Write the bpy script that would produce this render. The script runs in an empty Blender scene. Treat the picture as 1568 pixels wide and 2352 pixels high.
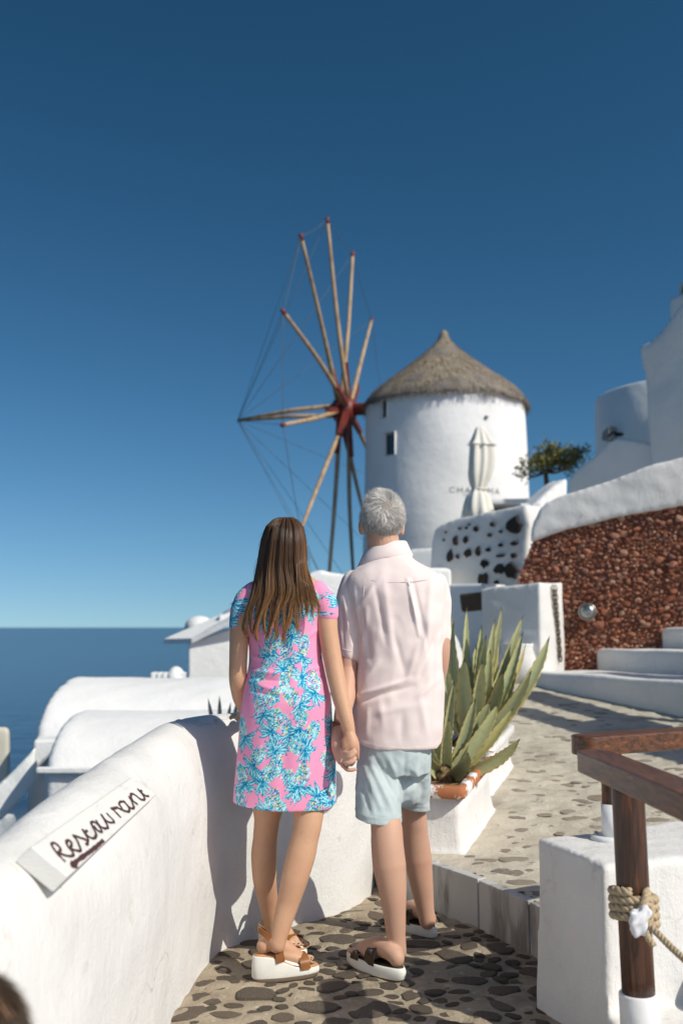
import bpy, bmesh, math, random
import numpy as np
from mathutils import Vector, Matrix, noise as mnoise

random.seed(7); RNG = np.random.default_rng(7)
scene = bpy.context.scene
col = scene.collection

# ---------------------------------------------------------------- camera
CAMZ = 1.22
FPX = 35.0 / 36.0 * 2352.0            # focal length in pixels of a 1568 x 2352 picture
CX, CY, HORIZON = 784.0, 1176.0, 1440.0
PITCH = math.atan((HORIZON - CY) / FPX)
cam_data = bpy.data.cameras.new('camera')
cam = bpy.data.objects.new('camera', cam_data); col.objects.link(cam)
cam.location = (0, 0, CAMZ); cam.rotation_euler = (math.pi / 2 + PITCH, 0, 0)
cam_data.sensor_fit = 'VERTICAL'; cam_data.sensor_height = 36; cam_data.lens = 35
cam_data.clip_start = 0.05; cam_data.clip_end = 400000
cam_data.dof.use_dof = True; cam_data.dof.focus_distance = 3.72; cam_data.dof.aperture_fstop = 2.4
scene.camera = cam

# ---------------------------------------------------------------- light
SUN_EL = math.radians(41.0)
SUN_AZ = Vector((0.79, -0.61)).normalized()
SUN = Vector((SUN_AZ.x * math.cos(SUN_EL), SUN_AZ.y * math.cos(SUN_EL), math.sin(SUN_EL)))
world = bpy.data.worlds.new('World'); scene.world = world; world.use_nodes = True
wn = world.node_tree.nodes; wl = world.node_tree.links
sky = wn.new('ShaderNodeTexSky'); sky.sky_type = 'NISHITA'; sky.sun_disc = False
sky.sun_elevation = SUN_EL; sky.sun_rotation = math.atan2(SUN_AZ.x, SUN_AZ.y)
sky.altitude = 150; sky.air_density = 1.0; sky.dust_density = 1.0; sky.ozone_density = 1.0
tcw = wn.new('ShaderNodeTexCoord'); up = wn.new('ShaderNodeVectorMath'); up.operation = 'ADD'; up.inputs[1].default_value = (0, 0, 0.10)
wl.new(tcw.outputs['Generated'], up.inputs[0]); wl.new(up.outputs[0], sky.inputs['Vector'])
sep = wn.new('ShaderNodeSeparateColor'); com = wn.new('ShaderNodeCombineColor'); wl.new(sky.outputs[0], sep.inputs[0])
for i, (g, k) in enumerate(((1.92, .155), (1.51, .308), (1.54, .290))):      # deep clear Aegean blue
    pw_ = wn.new('ShaderNodeMath'); pw_.operation = 'POWER'; pw_.inputs[1].default_value = g; wl.new(sep.outputs[i], pw_.inputs[0])
    mu = wn.new('ShaderNodeMath'); mu.operation = 'MULTIPLY'; mu.inputs[1].default_value = k; wl.new(pw_.outputs[0], mu.inputs[0]); wl.new(mu.outputs[0], com.inputs[i])
wl.new(com.outputs[0], wn['Background'].inputs['Color'])
wn['Background'].inputs['Strength'].default_value = 0.10
sun_data = bpy.data.lights.new('sun', 'SUN'); sun_data.energy = 2.95; sun_data.angle = math.radians(0.53)
sun_data.color = (1.0, 0.97, 0.86)
sun = bpy.data.objects.new('sun', sun_data); col.objects.link(sun)
sun.rotation_euler = (-SUN).to_track_quat('-Z', 'Y').to_euler(); sun.location = (20, -20, 30)
vs = scene.view_settings
vs.view_transform = 'Standard'; vs.look = 'None'; vs.exposure = 0.43; vs.gamma = 1.0; vs.use_curve_mapping = False
scene.cycles.use_denoising = True
scene.cycles.max_bounces = 8; scene.cycles.transparent_max_bounces = 6

# ---------------------------------------------------------------- pixel -> world
CO = np.array([0, 0, CAMZ])
_F = np.array([0, math.cos(PITCH), math.sin(PITCH)]); _U = np.array([0, -math.sin(PITCH), math.cos(PITCH)])
def ray(u, v):
    return np.array([(u - CX) / FPX, 0, 0]) + _U * ((CY - v) / FPX) + _F
def P(u, v, Y):                       # point on the ray of pixel (u, v) at distance Y along the ground
    d = ray(u, v); return CO + d * (Y / d[1])
def PZ(u, v, z):                      # point on the ray at height z
    d = ray(u, v); return CO + d * ((z - CAMZ) / d[2])
def PP(u, v, p0, n):                  # point on the ray in the plane (p0, n)
    d = ray(u, v); p0 = np.asarray(p0, float); n = np.asarray(n, float)
    return CO + d * (np.dot(p0 - CO, n) / np.dot(d, n))
def PATH(u, v):                       # point on the sloping upper path
    d = ray(u, v); return CO + d * ((PZ0 - PSL * 4.7 - CAMZ) / (d[2] - PSL * d[1]))
PZ0, PSL = 0.19, 0.075               # height and slope of the upper path
def pathz(y): return PZ0 + PSL * (y - 4.7)
def px(n, Y): return n * Y / FPX      # n pixels at distance Y, in metres

# ---------------------------------------------------------------- noise
class SNoise:                         # cheap smooth vector noise
    def __init__(s, seed, freq, n=14):
        r = np.random.default_rng(seed)
        k = r.normal(size=(n, 3)); k /= np.linalg.norm(k, axis=1)[:, None]
        s.k = k * (freq * r.uniform(.6, 1.7, n))[:, None] * 2 * math.pi; s.p = r.uniform(0, 6.28, n); s.n = n
    def __call__(s, V):
        return np.sin(V @ s.k.T + s.p).sum(1) / math.sqrt(s.n)

# ---------------------------------------------------------------- materials
MATS = {}
def M(name, c=(.8, .8, .8), rough=.6, spec=.4, c2=None, vscale=4., vsharp=(.4, .65), c3=None, v3scale=30., v3=(.5, .7),
      bump=0., bscale=60., bump2=0., bscale2=8., attr=None, sss=0., sssr=(.01, .004, .002), coat=0., metal=0.,
      stretch=None, rnd=None, sheen=0., detail=4., coatr=.1, trans=0.):
    if name in MATS: return MATS[name]
    m = bpy.data.materials.new(name); m.use_nodes = True; MATS[name] = m
    nt = m.node_tree; N = nt.nodes; L = nt.links; b = N['Principled BSDF']
    b.inputs['Roughness'].default_value = rough; b.inputs['Specular IOR Level'].default_value = spec
    b.inputs['Metallic'].default_value = metal
    tc = N.new('ShaderNodeTexCoord'); src = tc.outputs['Object']
    if stretch:
        mp = N.new('ShaderNodeMapping'); mp.inputs['Scale'].default_value = stretch; L.new(src, mp.inputs['Vector']); src = mp.outputs[0]
    def noise(scale, det=detail, ro=.6):
        n = N.new('ShaderNodeTexNoise'); n.inputs['Scale'].default_value = scale; n.inputs['Detail'].default_value = det
        n.inputs['Roughness'].default_value = ro; L.new(src, n.inputs['Vector']); return n.outputs[0]
    def mix(a, bcol, fac):
        x = N.new('ShaderNodeMix'); x.data_type = 'RGBA'
        L.new(fac, x.inputs[0])
        if isinstance(a, tuple): x.inputs[6].default_value = (*a, 1)
        else: L.new(a, x.inputs[6])
        if isinstance(bcol, tuple): x.inputs[7].default_value = (*bcol, 1)
        else: L.new(bcol, x.inputs[7])
        return x.outputs[2]
    def ramp(f, a, bb):
        r = N.new('ShaderNodeMapRange'); r.interpolation_type = 'SMOOTHSTEP'
        r.inputs[1].default_value = a; r.inputs[2].default_value = bb; L.new(f, r.inputs[0]); return r.outputs[0]
    cur = c
    if attr:
        a = N.new('ShaderNodeAttribute'); a.attribute_name = attr; cur = a.outputs['Color']
    if rnd:                            # list of colours picked by object random + attribute 'rnd'
        oi = N.new('ShaderNodeObjectInfo'); a = N.new('ShaderNodeAttribute'); a.attribute_name = 'rnd'
        ad = N.new('ShaderNodeMath'); ad.operation = 'ADD'; L.new(oi.outputs['Random'], ad.inputs[0]); L.new(a.outputs['Fac'], ad.inputs[1])
        fr = N.new('ShaderNodeMath'); fr.operation = 'FRACT'; L.new(ad.outputs[0], fr.inputs[0])
        cr = N.new('ShaderNodeValToRGB'); e = cr.color_ramp.elements
        while len(e) < len(rnd): e.new(.5)
        for i, cc in enumerate(rnd): e[i].position = i / (len(rnd) - 1); e[i].color = (*cc, 1)
        L.new(fr.outputs[0], cr.inputs[0]); cur = cr.outputs[0]
    if c2: cur = mix(cur, c2, ramp(noise(vscale), *vsharp))
    if c3: cur = mix(cur, c3, ramp(noise(v3scale), *v3))
    if isinstance(cur, tuple): b.inputs['Base Color'].default_value = (*cur, 1)
    else: L.new(cur, b.inputs['Base Color'])
    nrm = None
    for st, sc_ in ((bump2, bscale2), (bump, bscale)):
        if st:
            bp = N.new('ShaderNodeBump'); bp.inputs['Strength'].default_value = 1.; bp.inputs['Distance'].default_value = st
            L.new(noise(sc_, 5), bp.inputs['Height'])
            if nrm: L.new(nrm, bp.inputs['Normal'])
            nrm = bp.outputs[0]
    if nrm: L.new(nrm, b.inputs['Normal'])
    if sss:
        b.inputs['Subsurface Weight'].default_value = sss; b.inputs['Subsurface Radius'].default_value = sssr; b.inputs['Subsurface Scale'].default_value = 1.
    if coat: b.inputs['Coat Weight'].default_value = coat; b.inputs['Coat Roughness'].default_value = coatr
    if sheen: b.inputs['Sheen Weight'].default_value = sheen
    if trans: b.inputs['Transmission Weight'].default_value = trans
    return m

M('plaster', (.725, .715, .69), .85, .2, c2=(.63, .62, .595), vscale=1.6, vsharp=(.42, .72), c3=(.55, .52, .46), v3scale=11, v3=(.60, .82), bump=.0022, bscale=95, bump2=.005, bscale2=13)
M('plaster_far', (.82, .815, .80), .85, .2, c2=(.72, .72, .71), vscale=.6, vsharp=(.45, .8), bump=.004, bscale=30, bump2=.02, bscale2=3)
M('plaster_step', (.72, .71, .69), .85, .2, c2=(.50, .49, .46), vscale=3, vsharp=(.5, .75), bump=.002, bscale=90, stretch=(1, 1, .35))
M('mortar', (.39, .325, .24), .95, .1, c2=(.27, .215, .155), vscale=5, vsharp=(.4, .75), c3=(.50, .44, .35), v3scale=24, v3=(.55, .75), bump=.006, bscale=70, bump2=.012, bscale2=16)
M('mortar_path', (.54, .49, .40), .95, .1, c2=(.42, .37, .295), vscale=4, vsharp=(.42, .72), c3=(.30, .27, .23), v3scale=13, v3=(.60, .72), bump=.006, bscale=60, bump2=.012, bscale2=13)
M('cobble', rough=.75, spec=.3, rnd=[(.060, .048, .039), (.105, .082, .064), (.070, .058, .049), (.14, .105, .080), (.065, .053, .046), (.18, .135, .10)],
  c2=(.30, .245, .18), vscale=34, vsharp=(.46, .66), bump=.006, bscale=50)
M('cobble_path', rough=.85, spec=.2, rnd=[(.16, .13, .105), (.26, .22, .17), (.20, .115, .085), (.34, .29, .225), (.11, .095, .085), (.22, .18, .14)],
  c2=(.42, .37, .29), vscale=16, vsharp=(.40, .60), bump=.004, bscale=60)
M('red_stone', rough=.95, spec=.04, rnd=[(.34, .12, .068), (.50, .22, .135), (.24, .09, .058), (.45, .18, .10), (.56, .33, .23), (.38, .16, .105), (.20, .10, .08), (.48, .26, .17)],
  c2=(.13, .045, .030), vscale=25, vsharp=(.5, .75), bump=.006, bscale=70)
M('red_backing', (.20, .085, .055), .95, .1)
M('black_stone', rough=.9, spec=.2, rnd=[(.025, .023, .024), (.045, .038, .034), (.06, .045, .035)], c2=(.12, .10, .09), vscale=14, vsharp=(.6, .8), bump=.01, bscale=25)
M('thatch', (.225, .20, .175), .95, .1, c2=(.135, .12, .105), vscale=2.2, vsharp=(.4, .65), c3=(.33, .27, .19), v3scale=18, v3=(.5, .75), bump=.03, bscale=26, stretch=(1, 1, .25))
M('straw', rough=.9, spec=.1, rnd=[(.15, .13, .112), (.24, .21, .18), (.40, .33, .23), (.18, .158, .138)])
M('spar_wood', (.46, .33, .20), .6, .3, c2=(.28, .18, .10), vscale=6, vsharp=(.4, .7), bump=.004, bscale=30, stretch=(1, 1, .3))
M('red_paint', (.20, .035, .025), .5, .4, c2=(.12, .03, .025), vscale=5, bump=.003, bscale=30)
M('wire', (.10, .10, .10), .6, .4)
M('dark', (.012, .013, .015), .6, .3)
M('glass', (.03, .045, .06), .08, .6)
M('window_wood', (.26, .27, .26), .6, .3)
M('letter_grey', (.28, .30, .30), .6, .3)
M('varnished_wood', (.13, .048, .019), .42, .35, c2=(.045, .018, .009), vscale=9, vsharp=(.4, .65), c3=(.24, .085, .022), v3scale=5, v3=(.55, .75), bump=.0008, bscale=60, coat=.25, coatr=.22, stretch=(9, 1.2, 9))
M('varnished_wood_cross', (.13, .048, .019), .42, .35, c2=(.05, .02, .010), vscale=9, vsharp=(.4, .65), c3=(.30, .105, .026), v3scale=5, v3=(.55, .75), bump=.0008, bscale=60, coat=.35, coatr=.18, stretch=(1.2, 9, 9))
M('post_wood', (.075, .029, .014), .42, .35, c2=(.030, .014, .009), vscale=8, vsharp=(.38, .62), c3=(.17, .060, .020), v3scale=5, v3=(.55, .75), bump=.0008, bscale=60, coat=.25, coatr=.2, stretch=(10, 10, .8))
M('white_paint', (.78, .78, .77), .45, .4, c2=(.60, .58, .55), vscale=14, vsharp=(.6, .8), bump=.001, bscale=40)
M('sign_wood', (.70, .695, .66), .75, .2, c2=(.52, .51, .47), vscale=7, vsharp=(.5, .75), bump=.0016, bscale=55, stretch=(1, 1, 5))
M('sign_paint', (.075, .030, .030), .6, .3, c2=(.16, .10, .10), vscale=130, vsharp=(.55, .75))
M('rope', (.50, .40, .27), .9, .1, c2=(.38, .29, .18), vscale=120, bump=.001, bscale=400)
M('tape', (.78, .78, .80), .35, .5, bump=.002, bscale=60)
M('terracotta', (.46, .155, .055), .85, .2, c2=(.25, .08, .035), vscale=22, vsharp=(.5, .75), bump=.003, bscale=50)
M('chipped_rim', (.78, .77, .74), .8, .2, c2=(.42, .165, .075), vscale=5.5, vsharp=(.50, .53), bump=.002, bscale=60)
M('soil', (.10, .065, .04), .95, .1, c2=(.30, .20, .11), vscale=40, bump=.01, bscale=40)
M('agave', attr='Col', rough=.5, spec=.35, c2=(.16, .17, .09), vscale=14, vsharp=(.58, .85), bump=.0008, bscale=60, sss=.12, sssr=(.006, .008, .002))
M('leaf_yellow', (.30, .27, .05), .6, .3, sss=.1)
M('tree_leaf', rough=.6, spec=.3, rnd=[(.13, .15, .035), (.26, .21, .05), (.07, .10, .03), (.36, .25, .06)])
M('bark', (.11, .08, .055), .9, .1, bump=.01, bscale=20)
M('parasol_cloth', (.76, .73, .66), .9, .1, bump=.004, bscale=20)
M('steel', (.42, .41, .37), .33, .5, metal=1.)
M('chain', (.18, .15, .10), .55, .4, metal=.6, c2=(.10, .06, .03), vscale=40)
M('terrain', (.50, .47, .42), .95, .1, c2=(.36, .32, .27), vscale=.2, bump=.3, bscale=.5)
M('cream', (.62, .58, .48), .85, .2, bump=.004, bscale=25)
M('marble', (.50, .49, .47), .7, .3, c2=(.22, .20, .18), vscale=4.5, vsharp=(.46, .66), bump=.0015, bscale=60, stretch=(1.5, 1.5, .4))
# people
M('skin_woman', (.57, .335, .205), .5, .35, c2=(.55, .30, .19), vscale=9, vsharp=(.4, .75), c3=(.50, .26, .16), v3scale=60, v3=(.55, .85), bump=.0007, bscale=200, sss=.16)
M('skin_man', (.58, .345, .24), .55, .35, c2=(.58, .31, .22), vscale=8, vsharp=(.45, .8), c3=(.54, .35, .26), v3scale=90, v3=(.5, .8), bump=.0009, bscale=200, sss=.16)
M('hair_brown', attr='Col', rough=.36, spec=.5)
M('hair_grey', attr='Col', rough=.5, spec=.35)
M('scalp', (.50, .24, .15), .6, .3, sss=.15)
M('dress', attr='Col', rough=.85, spec=.15, bump=.0004, bscale=700, sheen=.15)
M('shirt', (.81, .70, .665), .9, .1, c2=(.78, .66, .63), vscale=3, bump=.0009, bscale=330, sheen=.15)
M('shorts', (.49, .565, .565), .9, .1, c2=(.43, .515, .52), vscale=14, vsharp=(.4, .7), bump=.0010, bscale=420, sheen=.2)
M('sole_white', (.78, .76, .69), .6, .3, c2=(.73, .71, .64), vscale=18, bump=.0006, bscale=200)
M('sole_tread', (.14, .10, .07), .9, .1)
M('tan_leather', (.30, .115, .030), .45, .4, c2=(.22, .08, .022), vscale=16, bump=.0006, bscale=180)
M('insole', (.50, .27, .13), .7, .2)
M('brown_strap', (.075, .048, .025), .7, .3, c2=(.045, .03, .018), vscale=30, bump=.0008, bscale=200)
M('buckle', (.03, .03, .03), .4, .5)
M('gold', (.75, .68, .50), .2, .5, metal=1.)
M('nail_polish', (.02, .04, .05), .15, .6, coat=1.)
M('eye_white', (.7, .68, .65), .2, .5)

def limewash(m, crack=.010, cscale=1.7):
    N = m.node_tree.nodes; L = m.node_tree.links; b = N['Principled BSDF']; tc = N.new('ShaderNodeTexCoord')
    nz = N.new('ShaderNodeTexNoise'); nz.inputs['Scale'].default_value = 5; nz.inputs['Detail'].default_value = 6; L.new(tc.outputs['Object'], nz.inputs['Vector'])
    w_ = N.new('ShaderNodeVectorMath'); w_.operation = 'MULTIPLY_ADD'; w_.inputs[1].default_value = (.35, .35, .35); L.new(nz.outputs['Color'], w_.inputs[0]); L.new(tc.outputs['Object'], w_.inputs[2])
    vo = N.new('ShaderNodeTexVoronoi'); vo.feature = 'DISTANCE_TO_EDGE'; vo.inputs['Scale'].default_value = cscale; L.new(w_.outputs[0], vo.inputs['Vector'])
    cr = N.new('ShaderNodeMapRange'); cr.inputs[1].default_value = 0; cr.inputs[2].default_value = crack; cr.inputs[3].default_value = 1; cr.inputs[4].default_value = 0; L.new(vo.outputs['Distance'], cr.inputs[0])
    ms = N.new('ShaderNodeTexNoise'); ms.inputs['Scale'].default_value = 2.1; L.new(tc.outputs['Object'], ms.inputs['Vector'])
    mk = N.new('ShaderNodeMapRange'); mk.inputs[1].default_value = .52; mk.inputs[2].default_value = .66; mk.inputs[3].default_value = 0; mk.inputs[4].default_value = .55; L.new(ms.outputs[0], mk.inputs[0])
    mu = N.new('ShaderNodeMath'); mu.operation = 'MULTIPLY'; L.new(cr.outputs[0], mu.inputs[0]); L.new(mk.outputs[0], mu.inputs[1])
    mx = N.new('ShaderNodeMix'); mx.data_type = 'RGBA'; mx.inputs[7].default_value = (.36, .34, .31, 1); L.new(mu.outputs[0], mx.inputs[0])
    old = b.inputs['Base Color'].links[0].from_socket; L.new(old, mx.inputs[6])
    mp = N.new('ShaderNodeMapping'); mp.inputs['Scale'].default_value = (6, 6, 1.1); mp.inputs['Rotation'].default_value = (.5, .3, 0); L.new(tc.outputs['Object'], mp.inputs['Vector'])
    br = N.new('ShaderNodeTexNoise'); br.inputs['Scale'].default_value = 9; br.inputs['Detail'].default_value = 5; L.new(mp.outputs[0], br.inputs['Vector'])
    m2 = N.new('ShaderNodeMapRange'); m2.inputs[1].default_value = .5; m2.inputs[2].default_value = .8; m2.inputs[4].default_value = .35; L.new(br.outputs[0], m2.inputs[0])
    m3 = N.new('ShaderNodeMix'); m3.data_type = 'RGBA'; m3.inputs[7].default_value = (.66, .645, .61, 1); L.new(m2.outputs[0], m3.inputs[0]); L.new(mx.outputs[2], m3.inputs[6]); L.new(m3.outputs[2], b.inputs['Base Color'])
    bp = N.new('ShaderNodeBump'); bp.inputs['Distance'].default_value = .0022; L.new(br.outputs[0], bp.inputs['Height']); L.new(b.inputs['Normal'].links[0].from_socket, bp.inputs['Normal']); L.new(bp.outputs[0], b.inputs['Normal'])
limewash(MATS['plaster'])

# sea
def sea_mat():
    m = bpy.data.materials.new('sea'); m.use_nodes = True; N = m.node_tree.nodes; L = m.node_tree.links; b = N['Principled BSDF']
    b.inputs['Base Color'].default_value = (.006, .022, .060, 1); b.inputs['Roughness'].default_value = .2; b.inputs['IOR'].default_value = 1.33
    tc = N.new('ShaderNodeTexCoord'); n = N.new('ShaderNodeTexNoise'); n.inputs['Scale'].default_value = .02; n.inputs['Detail'].default_value = 8
    L.new(tc.outputs['Object'], n.inputs['Vector']); bp = N.new('ShaderNodeBump'); bp.inputs['Distance'].default_value = 3.0; bp.inputs['Strength'].default_value = .7
    L.new(n.outputs[0], bp.inputs['Height']); L.new(bp.outputs[0], b.inputs['Normal']); MATS['sea'] = m
sea_mat()

# ---------------------------------------------------------------- object helpers
def tag(o, label=None, cat=None, group=None, kind=None):
    if label: o['label'] = label
    if cat: o['category'] = cat
    if group: o['group'] = group
    if kind: o['kind'] = kind
    return o
def empty(name, loc, label, cat, group=None):
    o = bpy.data.objects.new(name, None); col.objects.link(o); o.location = Vector(loc); o.empty_display_size = .1
    o['_loc'] = 0; del o['_loc']
    return tag(o, label, cat, group)
def wloc(o):
    return Vector(o.location) if o.type == 'EMPTY' else Vector((0, 0, 0))
def link(name, me, parent=None, mat=None):
    o = bpy.data.objects.new(name, me); col.objects.link(o)
    if mat:
        me.materials.clear(); me.materials.append(MATS[mat])
    if parent is not None:
        o.parent = parent; o.matrix_parent_inverse = Matrix.Translation(-wloc(parent))
    return o
def mesh(name, V, F, mat=None, parent=None, smooth=True, colors=None, rnd=None):
    me = bpy.data.meshes.new(name)
    V = np.asarray(V, np.float32); me.from_pydata(V.tolist() if len(V) < 20000 else V.tolist(), [], F if isinstance(F, list) else F.tolist())
    if smooth: me.polygons.foreach_set('use_smooth', np.ones(len(me.polygons), bool))
    if colors is not None:
        a = me.color_attributes.new('Col', 'FLOAT_COLOR', 'POINT')
        c = np.ones((len(V), 4), np.float32); c[:, :3] = colors; a.data.foreach_set('color', c.ravel())
    if rnd is not None:
        a = me.attributes.new('rnd', 'FLOAT', 'POINT'); a.data.foreach_set('value', np.asarray(rnd, np.float32))
    me.update()
    return link(name, me, parent, mat)

class MB:                              # collects shapes
    def __init__(s): s.V = []; s.F = []; s.n = 0
    def add(s, V, F):
        V = np.asarray(V, float); s.V.append(V); s.F += [[i + s.n for i in f] for f in F]; s.n += len(V); return s
    def get(s): return np.concatenate(s.V), s.F
    def obj(s, name, mat, parent=None, smooth=True, **k): V, F = s.get(); return mesh(name, V, F, mat, parent, smooth, **k)

def ring_faces(nr, n, caps=True, wrap=True):
    F = []
    for i in range(nr - 1):
        for j in range(n if wrap else n - 1):
            a, b = i * n + j, i * n + (j + 1) % n
            F.append([a, b, b + n, a + n])
    if caps and wrap: F.append(list(range(n - 1, -1, -1))); F.append(list(range((nr - 1) * n, nr * n)))
    return F
def frames(pts):
    pts = np.asarray(pts, float); t = np.gradient(pts, axis=0); t /= np.linalg.norm(t, axis=1)[:, None] + 1e-12
    ref = np.array([0, 0, 1.]) if abs(t[0][2]) < .9 else np.array([0, 1., 0])
    a = np.cross(t[0], ref); a /= np.linalg.norm(a); A = [a]
    for i in range(1, len(pts)):
        a = A[-1] - t[i] * np.dot(A[-1], t[i]); a /= np.linalg.norm(a); A.append(a)
    A = np.array(A); B = np.cross(t, A); return t, A, B
def tube(pts, r, n=12, caps=True, flat=None, phase=0.):
    pts = np.asarray(pts, float); r = np.broadcast_to(np.asarray(r, float), (len(pts),)) if np.ndim(r) <= 1 else np.asarray(r)
    t, A, B = frames(pts); th = np.arange(n) * 2 * math.pi / n + phase
    V = pts[:, None] + (np.cos(th)[None, :, None] * A[:, None] + np.sin(th)[None, :, None] * B[:, None]) * r[:, None, None]
    return V.reshape(-1, 3), ring_faces(len(pts), n, caps)
def limb(pts, r, n=36, sub=6):         # tube through a smoothed polyline with rounded ends
    pts = np.asarray(pts, float); r = np.asarray(r, float); k = np.arange(len(pts))
    tt = np.linspace(0, len(pts) - 1, (len(pts) - 1) * sub + 1)
    Q = crom(pts, tt); R = np.interp(tt, k, r)
    d0 = Q[0] - Q[1]; d0 /= np.linalg.norm(d0); d1 = Q[-1] - Q[-2]; d1 /= np.linalg.norm(d1)
    e = np.array([.3, .6, .9]); 
    Q = np.concatenate([[Q[0] + d0 * R[0] * x for x in e[::-1]], Q, [Q[-1] + d1 * R[-1] * x for x in e]])
    s = np.sqrt(1 - e ** 2); R = np.concatenate([R[0] * s[::-1], R, R[-1] * s])
    return tube(Q, R, n)
def crom(p, tt):
    p = np.asarray(p, float); n = len(p); pe = np.concatenate([[2 * p[0] - p[1]], p, [2 * p[-1] - p[-2]]])
    out = []
    for t in tt:
        i = min(int(t), n - 2); f = t - i; a, b, c, d = pe[i], pe[i + 1], pe[i + 2], pe[i + 3]
        out.append(.5 * ((2 * b) + (-a + c) * f + (2 * a - 5 * b + 4 * c - d) * f * f + (-a + 3 * b - 3 * c + d) * f ** 3))
    return np.array(out)
def spline(p, m):
    p = np.asarray(p, float); return crom(p, np.linspace(0, len(p) - 1, m))
def ellipsoid(c, r, n=20, m=12, rot=None):
    V = []; 
    for i in range(m + 1):
        ph = math.pi * (i + .02 * (i == 0) - .02 * (i == m)) / m
        for j in range(n):
            th = 2 * math.pi * j / n; V.append((math.sin(ph) * math.cos(th), math.sin(ph) * math.sin(th), -math.cos(ph)))
    V = np.array(V) * np.asarray(r, float)
    if rot is not None: V = V @ np.asarray(rot).T
    return V + np.asarray(c, float), ring_faces(m + 1, n)
def rings(R, n=48, sub=4, pw=2.3):     # horizontal ring loft: rows (x, y, z, rx, ry)
    R = np.asarray(R, float); Q = crom(R, np.linspace(0, len(R) - 1, (len(R) - 1) * sub + 1))
    th = np.arange(n) * 2 * math.pi / n; c, s = np.cos(th), np.sin(th)
    ex = np.sign(c) * np.abs(c) ** (2 / pw); ey = np.sign(s) * np.abs(s) ** (2 / pw)
    V = np.stack([Q[:, 0:1] + Q[:, 3:4] * ex, Q[:, 1:2] + Q[:, 4:5] * ey, np.repeat(Q[:, 2:3], n, 1)], -1)
    return V.reshape(-1, 3), ring_faces(len(Q), n)
def box(c, s, rz=0., bev=0.):
    c = np.asarray(c, float); x, y, z = np.asarray(s, float) / 2
    V = np.array([(-x, -y, -z), (x, -y, -z), (x, y, -z), (-x, y, -z), (-x, -y, z), (x, -y, z), (x, y, z), (-x, y, z)])
    if rz: cs, sn = math.cos(rz), math.sin(rz); V = V @ np.array([[cs, sn, 0], [-sn, cs, 0], [0, 0, 1]])
    return V + c, [[3, 2, 1, 0], [4, 5, 6, 7], [0, 1, 5, 4], [1, 2, 6, 5], [2, 3, 7, 6], [3, 0, 4, 7]]
def prism(front, back):                # two matching outlines -> closed solid
    n = len(front); return np.concatenate([front, back]), [list(range(n)), list(range(2 * n - 1, n - 1, -1))] + [[i, i + n, (i + 1) % n + n, (i + 1) % n] for i in range(n)]
def remesh(V, F, voxel, smooth=4, fac=.5):
    me = bpy.data.meshes.new('tmp'); me.from_pydata(np.asarray(V).tolist(), [], F)
    bm = bmesh.new(); bm.from_mesh(me); bmesh.ops.recalc_face_normals(bm, faces=bm.faces); bm.to_mesh(me); bm.free()
    o = bpy.data.objects.new('tmp', me); col.objects.link(o)
    r = o.modifiers.new('r', 'REMESH'); r.mode = 'VOXEL'; r.voxel_size = voxel; r.use_smooth_shade = True
    if smooth:
        s = o.modifiers.new('s', 'SMOOTH'); s.factor = fac; s.iterations = smooth
    dg = bpy.context.evaluated_depsgraph_get(); ev = o.evaluated_get(dg); m2 = bpy.data.meshes.new_from_object(ev)
    bpy.data.objects.remove(o); bpy.data.meshes.remove(me)
    return m2
def getv(me):
    a = np.empty(len(me.vertices) * 3, np.float32); me.vertices.foreach_get('co', a); return a.reshape(-1, 3).astype(float)
def getn(me):
    a = np.empty(len(me.vertices) * 3, np.float32); me.vertex_normals.foreach_get('vector', a); return a.reshape(-1, 3).astype(float)
def setv(me, V): me.vertices.foreach_set('co', np.asarray(V, np.float32).ravel()); me.update()
def setcol(me, C):
    a = me.color_attributes.new('Col', 'FLOAT_COLOR', 'POINT'); c = np.ones((len(C), 4), np.float32); c[:, :3] = C; a.data.foreach_set('color', c.ravel())
def plaster(name, shapes, voxel=.02, smooth=3, amp=.006, freq=1.2, mat='plaster', parent=None, seed=1):
    mb = MB()
    for s in shapes: mb.add(*s)
    me = remesh(*mb.get(), voxel, smooth); V = getv(me); N = getn(me)
    if amp: V = V + N * (SNoise(seed, freq)(V) * amp + SNoise(seed + 50, freq * 4)(V) * amp * .3)[:, None]
    setv(me, V); me.polygons.foreach_set('use_smooth', np.ones(len(me.polygons), bool)); me.name = name
    return link(name, me, parent, mat)
def bevelled(V, F, w=.01, seg=2):
    bm = bmesh.new(); vs_ = [bm.verts.new(v) for v in V]
    for f in F: bm.faces.new([vs_[i] for i in f])
    bmesh.ops.recalc_face_normals(bm, faces=bm.faces)
    bmesh.ops.bevel(bm, geom=list(bm.edges), offset=w, segments=seg, profile=.5, affect='EDGES', clamp_overlap=True)
    bm.verts.index_update(); V2 = np.array([v.co[:] for v in bm.verts]); F2 = [[v.index for v in f.verts] for f in bm.faces]; bm.free()
    return V2, F2
def copy_part(o, parent, M4):          # a linked copy sharing mesh data
    c = o.copy(); col.objects.link(c); c.parent = parent; c.matrix_parent_inverse = Matrix.Translation(-wloc(parent)) if parent else Matrix(); c.matrix_basis = M4; return c

M('agave_dark', (.05, .075, .085), .6, .3)
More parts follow.
